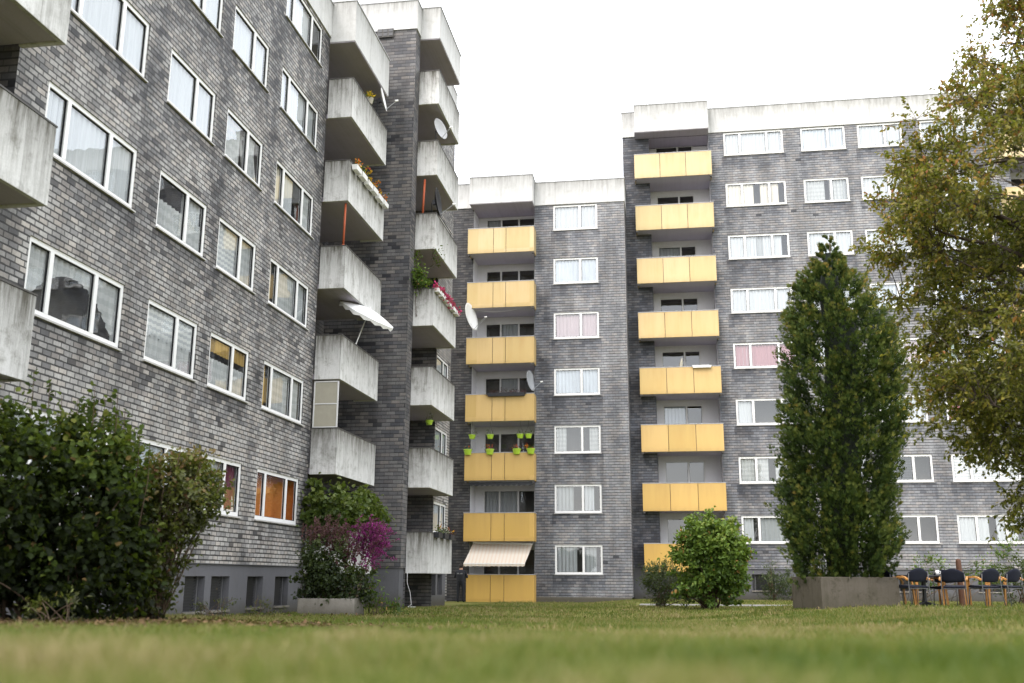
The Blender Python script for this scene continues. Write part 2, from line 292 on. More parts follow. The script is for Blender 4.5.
# ------------------------------------------------------------------ mesh helpers
class MB:
    def __init__(s): s.v = []; s.f = []; s.mi = []; s.e = []; s.cur = 0; s.smooth = False
    def add(s, vs, fs, edge=None):
        o = len(s.v); s.v += [tuple(p) for p in vs]; s.f += [tuple(i+o for i in f) for f in fs]; s.mi += [s.cur]*len(fs)
        s.e += list(edge) if edge is not None else [0.0]*len(vs); return s
    def quad(s, a, b, c, d, edge=None): return s.add([a, b, c, d], [(0, 1, 2, 3)], edge)
    def box(s, x0, x1, y0, y1, z0, z1):
        v = [(x0, y0, z0), (x1, y0, z0), (x1, y1, z0), (x0, y1, z0), (x0, y0, z1), (x1, y0, z1), (x1, y1, z1), (x0, y1, z1)]
        e = [0, 0, 0, 0, 1, 1, 1, 1]
        return s.add(v, [(0, 3, 2, 1), (4, 5, 6, 7), (0, 1, 5, 4), (1, 2, 6, 5), (2, 3, 7, 6), (3, 0, 4, 7)], e)
    def obox(s, c, ax, hx, hy, hz):          # oriented box: ax is a 3x3 of unit axes
        c = Vector(c); X, Y, Z = [Vector(a) for a in ax]
        v = [c + X*(hx*i) + Y*(hy*j) + Z*(hz*k) for k in (-1, 1) for (i, j) in ((-1, -1), (1, -1), (1, 1), (-1, 1))]
        return s.add(v, [(0, 3, 2, 1), (4, 5, 6, 7), (0, 1, 5, 4), (1, 2, 6, 5), (2, 3, 7, 6), (3, 0, 4, 7)])
    def tube(s, pts, radii, n=6, cap=True):
        pts = [Vector(p) for p in pts]
        if not hasattr(radii, '__len__'): radii = [radii]*len(pts)
        o = len(s.v); ref = None
        for k, p in enumerate(pts):
            d = (pts[min(k+1, len(pts)-1)] - pts[max(k-1, 0)])
            d = d.normalized() if d.length > 1e-9 else Vector((0, 0, 1))
            if ref is None: ref = Vector((1, 0, 0)) if abs(d.x) < 0.8 else Vector((0, 1, 0))
            a = d.cross(ref); a.normalize(); b = d.cross(a); ref = a.cross(d)
            for i in range(n):
                t = 2*math.pi*i/n
                s.v.append(tuple(p + (a*math.cos(t) + b*math.sin(t))*radii[k])); s.e.append(0.0)
        for k in range(len(pts)-1):
            for i in range(n):
                j = (i+1) % n
                s.f.append((o+k*n+i, o+k*n+j, o+(k+1)*n+j, o+(k+1)*n+i)); s.mi.append(s.cur)
        if cap:
            s.f.append(tuple(o+i for i in range(n))[::-1]); s.mi.append(s.cur)
            s.f.append(tuple(o+(len(pts)-1)*n+i for i in range(n))); s.mi.append(s.cur)
        return s
    def lathe(s, prof, c=(0, 0, 0), n=20, axis=None):   # prof: (r, h) list along axis
        c = Vector(c); A = Vector(axis).normalized() if axis is not None else Vector((0, 0, 1))
        ref = Vector((1, 0, 0)) if abs(A.x) < 0.8 else Vector((0, 1, 0))
        a = A.cross(ref).normalized(); b = A.cross(a); o = len(s.v)
        for r, h in prof:
            for i in range(n):
                t = 2*math.pi*i/n; s.v.append(tuple(c + A*h + (a*math.cos(t)+b*math.sin(t))*max(r, 1e-4))); s.e.append(0.0)
        for k in range(len(prof)-1):
            for i in range(n):
                j = (i+1) % n; s.f.append((o+k*n+i, o+k*n+j, o+(k+1)*n+j, o+(k+1)*n+i)); s.mi.append(s.cur)
        return s
    def build(s, name, mats, parent=None, smooth=False, bevel=0.0, org=None):
        me = bpy.data.meshes.new(name)
        if org is None: org = Vector(parent.get('_org', (0, 0, 0))) if parent is not None else Vector((0, 0, 0))
        me.from_pydata([(v[0]-org[0], v[1]-org[1], v[2]-org[2]) for v in s.v], [], s.f)
        for m in (mats if isinstance(mats, (list, tuple)) else [mats]): me.materials.append(m)
        me.polygons.foreach_set('material_index', s.mi)
        if smooth: me.polygons.foreach_set('use_smooth', [True]*len(s.f))
        if any(s.e):
            at_ = me.attributes.new('edge', 'FLOAT', 'POINT'); at_.data.foreach_set('value', s.e)
        me.update()
        o = bpy.data.objects.new(name, me); col.objects.link(o)
        if parent is not None: o.parent = parent
        else: o.location = org
        if bevel:
            b = o.modifiers.new('bevel', 'BEVEL'); b.width = bevel; b.segments = 2; b.limit_method = 'ANGLE'
        return o
def thing(name, label, cat, loc=(0, 0, 0), group=None, rotz=0.0):
    o = bpy.data.objects.new(name, None); col.objects.link(o); o.location = loc; o.rotation_euler = (0, 0, rotz)
    o.empty_display_size = 0.2; o['label'] = label; o['category'] = cat
    if group: o['group'] = group
    return o
def world_thing(name, label, cat, loc, group=None):      # its parts are given in world coordinates
    o = thing(name, label, cat, loc, group); o['_org'] = tuple(loc); return o
def tag(o, label, cat, group=None):
    o['label'] = label; o['category'] = cat
    if group: o['group'] = group
    return o
def structure(o, label=None):
    o['kind'] = 'structure'
    if label: o['label'] = label
    return o
def clean():
    for o in bpy.data.objects:
        if '_org' in o: del o['_org']

# a sheet of wall with openings; plane X=c or Y=c, out = +1/-1 the side it faces
def wall(mb, ax, c, u0, u1, z0, z1, out, holes=(), reveal=0.14):
    us = sorted({u0, u1, *[h[0] for h in holes], *[h[1] for h in holes]}); zs = sorted({z0, z1, *[h[2] for h in holes], *[h[3] for h in holes]})
    us = [u for u in us if u0 <= u <= u1]; zs = [z for z in zs if z0 <= z <= z1]
    P = (lambda u, z, d=0.0: (c-out*d, u, z)) if ax == 'x' else (lambda u, z, d=0.0: (u, c-out*d, z))
    flip = (ax == 'x' and out < 0) or (ax == 'y' and out > 0)
    def q(a, b, cc, d): mb.quad(*((a, b, cc, d) if not flip else (d, cc, b, a)))
    for i in range(len(us)-1):
        for j in range(len(zs)-1):
            um, zm = (us[i]+us[i+1])/2, (zs[j]+zs[j+1])/2
            if any(h[0] < um < h[1] and h[2] < zm < h[3] for h in holes): continue
            q(P(us[i], zs[j]), P(us[i+1], zs[j]), P(us[i+1], zs[j+1]), P(us[i], zs[j+1]))
    for a, b, z_0, z_1 in [h[:4] for h in holes if len(h) == 4]:
        r = reveal
        q(P(a, z_0), P(b, z_0), P(b, z_0, r), P(a, z_0, r)); q(P(a, z_1, r), P(b, z_1, r), P(b, z_1), P(a, z_1))
        q(P(a, z_0, r), P(a, z_1, r), P(a, z_1), P(a, z_0)) if False else q(P(a, z_0), P(a, z_0, r), P(a, z_1, r), P(a, z_1))
        q(P(b, z_0, r), P(b, z_0), P(b, z_1), P(b, z_1, r))

# ------------------------------------------------------------------ windows
_wc = {}
def win_meshes(w, h, fr, ft, depth):
    key = (round(w, 3), round(h, 3), tuple(fr), ft, depth)
    if key in _wc: return _wc[key]
    fm = MB(); gm = MB(); im = MB(); sm = MB()
    y0, y1 = 0.03, 0.10
    b = ft
    fm.box(-w/2, w/2, y0, y1, 0, b*1.15); fm.box(-w/2, w/2, y0, y1, h-b, h)
    fm.box(-w/2, -w/2+b, y0, y1, b*1.15, h-b); fm.box(w/2-b, w/2, y0, y1, b*1.15, h-b)
    xs = [-w/2+b]; iw = w-2*b
    for f in fr: xs.append(xs[-1]+f*iw)
    for k in range(1, len(xs)-1): fm.box(xs[k]-b*0.62, xs[k]+b*0.62, y0-0.006, y1, b*1.15, h-b)
    for k in range(len(xs)-1):
        a = xs[k] + (b*0.62 if k else 0); c = xs[k+1] - (b*0.62 if k < len(xs)-2 else 0)
        g = 0.012                                       # dark rubber line and sash lip
        fm.cur = 1
        for (p0, p1, q0, q1) in ((a, c, b*1.15, b*1.15+g), (a, c, h-b-g, h-b), (a, a+g, b*1.15+g, h-b-g), (c-g, c, b*1.15+g, h-b-g)):
            fm.box(p0, p1, 0.05, 0.085, q0, q1)
        fm.cur = 0
        gm.quad((a+g, 0.07, b*1.15+g), (c-g, 0.07, b*1.15+g), (c-g, 0.07, h-b-g), (a+g, 0.07, h-b-g))
    sm.box(-w/2-0.03, w/2+0.03, -0.05, 0.12, -0.035, -0.003)
    d0, d1 = 0.088, depth
    im.quad((-w/2, d1, 0), (w/2, d1, 0), (w/2, d1, h), (-w/2, d1, h)); im.quad((-w/2, d0, 0), (w/2, d0, 0), (w/2, d1, 0), (-w/2, d1, 0))
    im.quad((-w/2, d0, h), (w/2, d0, h), (w/2, d1, h), (-w/2, d1, h)); im.quad((-w/2, d0, 0), (-w/2, d1, 0), (-w/2, d1, h), (-w/2, d0, h)); im.quad((w/2, d0, 0), (w/2, d1, 0), (w/2, d1, h), (w/2, d0, h))
    def mk(mb, nm, mats):
        o = mb.build(nm, mats); me = o.data; bpy.data.objects.remove(o); return me
    _wc[key] = (mk(fm, 'window', [M['frame'], M['black']]), mk(gm, 'pane', M['glass']), mk(im, 'interior', M['interior']), mk(sm, 'sill', M['sill']), xs)
    return _wc[key]
def sub(me, name, parent, mat=None):
    o = bpy.data.objects.new(name, me); col.objects.link(o); o.parent = parent
    if mat is not None:
        o.material_slots[0].link = 'OBJECT'; o.material_slots[0].material = mat
    return o
def curtain(parent, a, b, z0, z1, y, mat, scallop=False, swag=False):
    mb = MB(); n = max(8, int((b-a)/0.03)); vs = []; ph = random.random()*6
    for i in range(n+1):
        t = i/n; x = a+(b-a)*t; yy = y+0.004+0.022*math.sin(x*38+ph)+0.014*math.sin(x*71+ph*2)
        zb = z0
        if scallop: zb = z0+0.05*abs(math.sin(x*9))
        if swag: zb = z0+(z1-z0)*0.75*(1-(2*t-1)**2)
        vs += [(x, yy, zb), (x, yy, z1)]
    mb.add(vs, [(2*i, 2*i+2, 2*i+3, 2*i+1) for i in range(n)])
    return mb.build('curtain', mat, parent, smooth=True, org=(0, 0, 0))
def window(root, pos, rotz, w, h, fr, style='sheer', ft=0.085, depth=0.8, sill=True, tilt=None, name='window', room=None, frame=None, glz=None):
    me = win_meshes(w, h, fr, ft, depth)
    o = bpy.data.objects.new(name, me[0]); col.objects.link(o); o.parent = root
    org = Vector(root['_org']); o.location = Vector(pos)-org; o.rotation_euler = (0, 0, rotz)
    if frame is not None:
        o.material_slots[0].link = 'OBJECT'; o.material_slots[0].material = frame
    sub(me[1], 'pane', o, glz); sub(me[2], 'interior', o, room)
    if sill: sub(me[3], 'sill', o)
    xs = me[4]; L, Rr = xs[0], xs[-1]; y = 0.112; zb, zt = ft*1.0, h-ft*0.4
    for s in style.split('+'):
        if not s or s == 'dark': continue
        nm, _, arg = s.partition(':')
        m = CUR[nm]
        if arg == '': curtain(o, L-.02, Rr+.02, zb, zt, y, m)
        elif arg == 'half': curtain(o, L-.02, Rr+.02, zb+(zt-zb)*0.42, zt, y, m, scallop=True)
        elif arg == 'low': curtain(o, L-.02, Rr+.02, zb, zb+(zt-zb)*0.55, y, m)
        elif arg == 'top': curtain(o, L-.02, Rr+.02, zb+(zt-zb)*0.68, zt, y, m)
        elif arg == 'swag': curtain(o, L-.02, Rr+.02, zb, zt, y, m, swag=True)
        elif arg == 'sides':
            k = (Rr-L); curtain(o, L-.02, L+k*0.24, zb, zt, y, m); curtain(o, Rr-k*0.22, Rr+.02, zb, zt, y, m)
        elif arg == 'gap':
            k = (Rr-L); curtain(o, L-.02, L+k*0.46, zb, zt, y, m); curtain(o, L+k*0.58, L+k*0.9, zb, zt, y+.02, m)
        elif arg.startswith('p'):
            k = int(arg[1:]); curtain(o, xs[k], xs[k+1], zb, zt, y+.03, m)
        elif arg.startswith('q'):
            k = int(arg[1:]); curtain(o, xs[k], xs[k+1]-(xs[k+1]-xs[k])*0.35, zb, zt, y+.03, m)
    if tilt is not None:                      # one sash tipped inwards at the top
        a, b = xs[tilt]+ft*.4, xs[tilt+1]-ft*.1
        s = MB(); f = 0.05
        s.box(a, b, 0, .05, 0, f); s.box(a, b, 0, .05, h-2.3*ft-f, h-2.3*ft); s.box(a, a+f, 0, .05, f, h-2.3*ft-f); s.box(b-f, b, 0, .05, f, h-2.3*ft-f)
        q = s.build('sash', M['frame'], o, org=(0, 0, 0)); q.location = (0, 0.11, ft*1.2); q.rotation_euler = (-0.13, 0, 0)
    return o

# ------------------------------------------------------------------ buildings
def Zr(z): return z+ZC
def fascia(root, boxes, name='parapet'):
    for (x0, x1, y0, y1, z0, z1) in boxes:
        mb = MB(); mb.box(x0, x1, y0, y1, z0, z1); o = mb.build(name, M['parapet'], root)
        cp = MB(); cp.box(x0-0.025, x1+0.025, y0-0.025, y1+0.025, z1+0.002, z1+0.045); cp.build('coping', M['coping_g'], o, org=root['_org'])
        if min(x1-x0, y1-y0) > .9 and max(x1-x0, y1-y0) < 6:
            sf = MB(); sf.box(x0+.02, x1-.02, y0+.02, y1-.02, z0-.03, z0-.003); sf.build('soffit', M['under'], o, org=root['_org'])
def pieces(mb, name, mat, root, gap=.15):       # one mesh per stretch of wall that hangs together
    n = len(mb.f); B = []
    for f in mb.f:
        p = np.array([mb.v[i] for i in f]); B.append((p.min(0)-gap/2, p.max(0)+gap/2))
    lo = np.array([b[0] for b in B]); hi = np.array([b[1] for b in B]); lab = -np.ones(n, int); c = 0
    for s in range(n):
        if lab[s] >= 0: continue
        lab[s] = c; q = [s]
        while q:
            k = q.pop(); t = np.where((lab < 0) & (lo <= hi[k]).all(1) & (hi >= lo[k]).all(1))[0]; lab[t] = c; q += list(t)
        c += 1
    for k in range(c):
        m = MB()
        for i in np.where(lab == k)[0]: m.add([mb.v[j] for j in mb.f[i]], [tuple(range(len(mb.f[i])))])
        m.build(name, mat, root)
def concrete_balcony(root, xw, x0, x1, y0, y1, zt, h=1.30, th=0.09):
    zb = zt-h; mb = MB()
    mb.box(x0, x1, y0, y0+th, zb, zt); mb.box(x1-th, x1, y0+th+.002, y1-th-.002, zb, zt); mb.box(x0, x1, y1-th, y1, zb, zt)
    o = mb.build('balcony', M['concrete'], root, bevel=0.008)
    org = root['_org']
    cp = MB(); e = .012; c0, c1 = zt+.002, zt+.03
    cp.box(x0, x1+e, y0-e, y0+th+e, c0, c1); cp.box(x1-th-e, x1+e, y0+th+e+.002, y1-th-e-.002, c0, c1); cp.box(x0, x1+e, y1-th-e, y1+e, c0, c1)
    cp.build('handrail', M['coping'], o, org=org)
    sl = MB(); sl.box(xw+.01, x1-th-.004, y0+th+.004, y1-th-.004, zb+.03, zb+.18); sl.build('floor_slab', M['under'], o, org=org)
    return o
def yellow_balcony(root, x0, x1, yf, yw, zt, cuts, h=1.27):
    zb = zt-h; th = .05; mb = MB(); xs = [x0]+list(cuts)+[x1]; g = .011
    for i in range(len(xs)-1):
        mb.box(xs[i]+(g if i else 0), xs[i+1]-(g if i < len(xs)-2 else 0), yf, yf+th, zb, zt)
    mb.box(x0, x0+th, yf+th+.004, yw, zb, zt); mb.box(x1-th, x1, yf+th+.004, yw, zb, zt)
    o = mb.build('balcony', M['yellow'], root, bevel=0.006); org = root['_org']
    fr = MB(); fr.box(x0+.06, x1-.06, yf+th+.006, yf+th+.05, zb+.02, zt-.02)
    fr.box(x0+.01, x0+.1, yf+.02, yf+.16, zb-.09, zb-.004); fr.box(x1-.1, x1-.01, yf+.02, yf+.16, zb-.09, zb-.004)
    fr.build('bracket_frame', M['coping'], o, org=org)
    cp = MB(); cp.box(x0-.012, x1+.012, yf-.012, yf+th+.03, zt+.002, zt+.032); cp.box(x0-.012, x0+th+.01, yf+th+.032, yw, zt+.002, zt+.032); cp.box(x1-th-.01, x1+.012, yf+th+.032, yw, zt+.002, zt+.032)
    cp.build('handrail', M['coping_g'], o, org=org)
    sl = MB(); sl.box(x0+.055, x1-.055, yf+th+.055, yw+1.2, zb+.03, zb+.2); sl.build('floor_slab', M['soffit_y'], o, org=org)
    return o
def loggia_window(root, x, y, z, w, h, fr, style, rotz=0, frame=None): # glazing at the back of a loggia
    return window(root, (x, y, z), rotz, w, h, fr, style, ft=0.07, depth=0.9, sill=False, name='balcony_window', frame=frame or M['frame_g'])
def basement_window(root, pos, rotz, w, h, ledge=True):
    mb = MB(); n = 12
    for i in range(n):
        z = h*(i+.2)/n; mb.add([(-w*.36, .20, z), (w*.36, .20, z), (w*.36, .15, z+h/n*.95), (-w*.36, .15, z+h/n*.95)], [(0, 1, 2, 3)])
    mb.box(-w*.40, -w*.36, .12, .22, 0, h); mb.box(w*.36, w*.40, .12, .22, 0, h)
    mb.quad((-w*.5, .23, 0), (w*.5, .23, 0), (w*.5, .23, h), (-w*.5, .23, h))
    o = mb.build('basement_window', M['louvre'], None, org=(0, 0, 0)); o.parent = root; o.location = Vector(pos)-Vector(root['_org']); o.rotation_euler = (0, 0, rotz)
    if ledge:
        s = MB(); s.box(-w*.53, w*.53, -.05, .12, -.05, -.003); s.build('sill', M['planter_l'], o, org=(0, 0, 0))
    return o

FL = 2.75
# --- left building: long wing, stair tower and far wing
LB = world_thing('apartment_building', 'slate clad apartment block with white concrete balconies, filling the left side', 'building', (-10.6, 20.0, 0.0))
XL, XB = -10.084, -11.45; XT = -8.52; YT = 31.55; YQ0, YQ1 = 32.15, 35.75
holes = []; wins = []
cols = [(13.91, 16.82, [.21, .49, .30]), (17.71, 19.86, [.60, .40]), (20.48, 22.62, [.60, .40]), (23.53, 26.40, [.19, .53, .28])]
st = {(0, 2): 'lace:swag', (0, 3): 'grey:p0+sheer', (0, 4): 'sheer', (0, 1): 'sheer', (0, 5): 'sheer', (0, 6): 'sheer',
      (1, 1): 'blue', (1, 2): 'blind:half+lace:low', (1, 3): 'lace:low+sheer:p1', (1, 4): 'sheer', (1, 5): 'sheer', (1, 6): 'blue',
      (2, 1): 'lace:p0+wine:p1', (2, 2): 'yel:top+lace:low', (2, 3): 'blind:p0+lace:p1', (2, 4): 'lace:gap', (2, 5): 'sheer:p0+sheer:p1', (2, 6): 'sheer',
      (3, 1): '', (3, 2): 'yel:q0+lace:p1+lace:p2', (3, 3): 'cream:q0+lace:p1+grey:p2', (3, 4): 'cream:p0+sheer:q1+lace:p2', (3, 5): 'sheer:p0+sheer:p1+grey:p2', (3, 6): 'sheer:p0+sheer:p1'}
tl = {(1, 2): 1, (2, 1): 1, (2, 4): 1, (1, 5): 1}
for c, (a, b, fr) in enumerate(cols):
    for f in range(1, 7):
        zb = Zr(-1.39+FL*f); holes.append((a, b, zb, zb+1.25)); wins.append((c, f, (a+b)/2, b-a, zb, fr))
w = MB()
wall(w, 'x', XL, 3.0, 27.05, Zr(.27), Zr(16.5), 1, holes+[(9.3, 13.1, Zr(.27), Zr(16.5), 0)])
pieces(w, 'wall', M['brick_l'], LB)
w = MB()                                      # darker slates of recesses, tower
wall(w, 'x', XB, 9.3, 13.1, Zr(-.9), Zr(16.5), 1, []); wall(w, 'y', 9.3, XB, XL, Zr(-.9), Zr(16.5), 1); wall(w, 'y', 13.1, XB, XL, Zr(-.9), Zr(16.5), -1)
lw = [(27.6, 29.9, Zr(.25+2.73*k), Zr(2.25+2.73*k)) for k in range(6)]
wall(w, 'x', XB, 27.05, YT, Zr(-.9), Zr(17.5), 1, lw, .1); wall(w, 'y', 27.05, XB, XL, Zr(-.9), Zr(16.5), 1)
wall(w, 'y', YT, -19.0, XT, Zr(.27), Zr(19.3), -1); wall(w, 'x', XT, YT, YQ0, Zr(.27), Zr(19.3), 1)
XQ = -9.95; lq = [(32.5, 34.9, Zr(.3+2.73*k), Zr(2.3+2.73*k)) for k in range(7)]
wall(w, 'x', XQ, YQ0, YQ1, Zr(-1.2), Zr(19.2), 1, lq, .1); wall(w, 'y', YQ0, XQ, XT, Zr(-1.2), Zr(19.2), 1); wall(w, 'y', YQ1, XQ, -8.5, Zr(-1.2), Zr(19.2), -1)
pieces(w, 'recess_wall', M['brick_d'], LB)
w = MB(); q2 = [(35.82, 37.86, Zr(-1.36+FL*f+.14), Zr(-1.36+FL*f+1.3)) for f in range(1, 8)]
wall(w, 'x', -8.5, YQ1, 38.25, Zr(.27), Zr(18.9), 1, q2); wall(w, 'y', 38.25, -19, -8.5, Zr(-.9), Zr(18.9), 1)
w.build('far_wing_wall', M['brick_l'], LB)
w = MB()                                      # back and roof
wall(w, 'x', -19.0, 3.0, 38.25, Zr(-.9), Zr(17.5), -1); wall(w, 'y', 3.0, -19, XL, Zr(-.9), Zr(16.5), -1)
w.quad((-19, 3, Zr(17.2)), (XL, 3, Zr(17.2)), (XL, YT-.05, Zr(17.2)), (-19, YT-.05, Zr(17.2))); w.quad((-19, YT+.05, Zr(19.4)), (-8.6, YT+.05, Zr(19.4)), (-8.5, 38.2, Zr(19.4)), (-19, 38.2, Zr(19.4)))
w.build('roof_and_rear', M['plinth'], LB)
w = MB(); bw = [(20.25, 21.19), (21.5, 22.45), (23.46, 24.42), (25.21, 26.15)]
wall(w, 'x', XL-.05, 3.0, 27.05, Zr(-1.3), Zr(.268), 1, [(9.3, 13.1, Zr(-1.3), Zr(.268), 0)]+[(a, b, Zr(-.75), Zr(-.01)) for a, b in bw], .24)
wall(w, 'y', YT+.04, XB, XT-.05, Zr(-1.3), Zr(.268), -1); wall(w, 'x', XT-.05, YT+.04, YQ0-.03, Zr(-1.3), Zr(.268), 1)
b2 = [(35.9, 36.6), (36.9, 37.68)]
wall(w, 'x', -8.55, YQ1+.02, 38.2, Zr(-1.3), Zr(.268), 1, [(a, b, Zr(-.65), Zr(.09)) for a, b in b2], .24)
w.box(XL-.3, XL-.002, 3.0, 9.29, Zr(.255), Zr(.269)); w.box(XL-.3, XL-.002, 13.11, 27.04, Zr(.255), Zr(.269))
pieces(w, 'plinth', M['plinth'], LB)
for a, b in bw: basement_window(LB, (XL-.05, (a+b)/2, Zr(-.75)), R(90), b-a, .74)
for a, b in b2: basement_window(LB, (-8.55, (a+b)/2, Zr(-.65)), R(90), b-a, .74, False)
for c, f, yc, ww, zb, fr in wins:
    window(LB, (XL, yc, zb), R(90), ww, 1.25, fr, st.get((c, f), 'sheer'), tilt=tl.get((c, f)), glz=M['glass_l'], depth=.32 if (c, f) == (3, 1) else .8, room=M['interior_o'] if (c, f) == (3, 1) else None)
for k, (a, b, z0, z1) in enumerate(lw): loggia_window(LB, XB, (a+b)/2, z0, b-a, z1-z0, [.6, .4], ['dark', 'grey', 'dark', 'dark', 'sheer:p0', 'grey'][k], R(90))
for k, (a, b, z0, z1) in enumerate(lq): loggia_window(LB, XQ, (a+b)/2, z0, b-a, z1-z0, [.6, .4], ['dark', 'grey', 'sheer:p0', 'dark', 'grey', 'dark', 'sheer'][k], R(90))
for k, (a, b, z0, z1) in enumerate(q2): window(LB, (-8.5, (a+b)/2, z0), R(90), b-a, z1-z0, [.6, .4], ['sheer', 'grey', 'lace', 'sheer', 'grey', 'sheer', 'sheer'][k])
for k in range(-0, 6): concrete_balcony(LB, XB, -10.05, -9.27, 27.06, 30.84, Zr(1.37+2.73*k))
for k in range(0, 7): concrete_balcony(LB, XQ, -8.515, -7.78, YQ0+.01, YQ1-.01, Zr(1.407+2.748*k))
for k in range(0, 6): concrete_balcony(LB, XB, -10.05, -9.27, 9.3, 13.1, Zr(1.33+2.73*k))
fascia(LB, [(-10.4, XL+.05, 3.0, 27.03, Zr(16.45), Zr(17.6)), (XB, -9.27, 27.05, 30.84, Zr(16.3), Zr(17.68)), (XB, -9.27, 9.29, 13.11, Zr(16.3), Zr(17.7)),
            (-18.9, XT+.04, YT-.05, YQ0-.03, Zr(19.28), Zr(20.40)), (XQ, -7.78, YQ0, YQ1, Zr(19.2), Zr(20.45)), (-9.2, -8.45, YQ1+.02, 38.29, Zr(18.95), Zr(20.05))])
v = MB(); v.box(-9.95, -9.35, YT-.09, YT-.055, Zr(19.0), Zr(19.33))
v.cur = 1
for i in range(3): v.box(-9.92+.2*i, -9.77+.2*i, YT-.105, YT-.091, Zr(19.04), Zr(19.16)); v.box(-9.92+.2*i, -9.77+.2*i, YT-.105, YT-.091, Zr(19.19), Zr(19.31))
v.build('roof_vent', [M['coping'], M['louvre']], LB)

# --- middle building
CB = world_thing('apartment_building', 'seven storey slate block with yellow balconies in the middle, lower than its neighbour', 'building', (-6.0, 50.0, 0.0))
YC = 46.324; cw = []; ch = [(-9.25, -6.2, Zr(-1.3), Zr(18.0), 0)]
for f in range(1, 8):
    zb = Zr(-2.61+FL*f); ch.append((-5.26, -3.09, zb, zb+1.30)); cw.append((f, zb))
w = MB(); wall(w, 'y', YC, -9.25, -1.77, Zr(-.86), Zr(18.05), -1, ch); wall(w, 'x', -1.77, YC, 48.06, Zr(-.86), Zr(18.05), 1)
w.build('wall', M['brick_c'], CB)
w = MB(); wall(w, 'y', YC, -13, -9.25, Zr(-1.3), Zr(18.05), -1); w.build('corner_wall', M['brick_x'], CB)
w = MB(); YW = 47.55
w.box(-9.25-.02, -9.25, YC+.002, YW, Zr(-1), Zr(18.0)); w.box(-6.2, -6.18, YC+.002, YW, Zr(-1), Zr(18.0))
clw = []
for k in range(7): clw.append((-8.85, -6.32, Zr(.05+2.755*k-.95), Zr(.05+2.755*k+1.27)))
wall(w, 'y', YW, -9.25, -6.2, Zr(-1.2), Zr(18.0), -1, clw, .08); pieces(w, 'recess_wall', M['plaster'], CB)
w = MB(); wall(w, 'y', 58, -13, -1.77, Zr(-1), Zr(18.4), 1); wall(w, 'x', -13, YC, 58, Zr(-1), Zr(18.4), -1); wall(w, 'x', -1.77, 48.06, 58, Zr(-1), Zr(18.4), 1)
w.quad((-13, YC+.3, Zr(18.5)), (-1.77, YC+.3, Zr(18.5)), (-1.77, 58, Zr(18.5)), (-13, 58, Zr(18.5))); w.build('roof_and_rear', M['plinth'], CB)
w = MB(); w.box(-6.18, -1.80, YC-.02, YC+.05, Zr(-1.2), Zr(-.862)); w.build('plinth', M['planter_l'], CB)
cst = {7: 'sheer', 6: 'blue', 5: 'pink', 4: 'blue', 3: 'lace:sides', 2: 'grey:q0+sheer:q1', 1: 'grey:gap'}
for f, zb in cw: window(CB, (-4.175, YC, zb), 0, 2.17, 1.30, [.61, .39], cst[f])
cls = ['dark', 'grey:p1+grey:p0', 'dark', 'grey:p1', 'grey:p1', 'dark', 'grey:p0']
for k, (a, b, z0, z1) in enumerate(clw): loggia_window(CB, (a+b)/2, YW, z0, b-a, z1-z0, [.30, .38, .32], cls[k])
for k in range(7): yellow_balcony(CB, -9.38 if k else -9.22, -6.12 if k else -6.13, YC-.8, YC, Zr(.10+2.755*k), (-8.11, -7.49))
fascia(CB, [(-13, -9.36, YC-.05, YC+.25, Zr(18.02), Zr(19.3)), (-9.34, -6.19, YC-.8, YW, Zr(17.95), Zr(19.32)), (-6.17, -1.74, YC-.05, YC+.25, Zr(17.98), Zr(19.17)), (-2.02, -1.74, YC+.27, 58, Zr(17.98), Zr(19.17))])

# --- right building
RB = world_thing('apartment_building', 'eight storey slate block with yellow balconies at its left end, tallest, on the right', 'building', (8.0, 52.0, 0.0))
YR = 48.067; rh = [(-.5, 2.5, Zr(.05), Zr(22.0), 0), (16.7, 19.7, Zr(.05), Zr(22.0), 0)]; rw = []
rcols = [(3.26, 6.19, [.26, .48, .26]), (7.06, 9.20, [.62, .38]), (9.80, 11.92, [.62, .38]), (12.75, 15.66, [.27, .46, .27])]
rst = {(0, 8): 'sheer', (0, 7): 'cream:gap+sheer:p0', (0, 6): 'sheer:gap+grey:p1', (0, 5): 'sheer', (0, 4): 'rose+pink:p0', (0, 3): 'sheer:p0+grey:p2', (0, 2): 'sheer:p0+lace:gap', (0, 1): 'sheer:q0+grey:p1',
       (1, 8): 'blue', (1, 7): 'lace:gap+grey:p1', (1, 6): 'sheer', (1, 5): 'grey', (1, 4): 'sheer', (1, 3): 'lace', (1, 2): 'sheer', (1, 1): 'grey:sides',
       (2, 8): 'sheer', (2, 7): 'sheer', (2, 6): 'sheer:p0+grey:p1', (2, 5): 'blue', (2, 4): 'pink', (2, 3): 'sheer:p1+lace:p0', (2, 2): 'dblind:p0', (2, 1): 'dark',
       (3, 8): 'sheer', (3, 7): 'grey', (3, 6): 'sheer', (3, 5): 'blue', (3, 4): 'mint:p0+grey:p2', (3, 3): 'red:p0+sheer:p1', (3, 2): 'blind', (3, 1): 'sheer:gap+sheer:q2'}
for c, (a, b, fr) in enumerate(rcols):
    for f in range(1, 9):
        zb = Zr(-1.18+FL*f); rh.append((a, b, zb, zb+1.25)); rw.append((c, f, (a+b)/2, b-a, zb, fr))
w = MB(); wall(w, 'y', YR, -1.84, 22, Zr(.42), Zr(22.12), -1, rh); wall(w, 'x', -1.84, YR, 60, Zr(.42), Zr(22.12), -1)
for x in (-.5, 16.7): wall(w, 'x', x, YR, YR+1.3, Zr(.05), Zr(22.0), 1)
w.build('wall', M['brick_r'], RB)
w = MB(); YRW = YR+1.3; rlw = []
for x in (0.0, 17.2):
    for k in range(8):
        z0 = Zr(1.53+2.753*k); rlw.append((x-.2, x+1.75, z0-.75, z0+1.28))
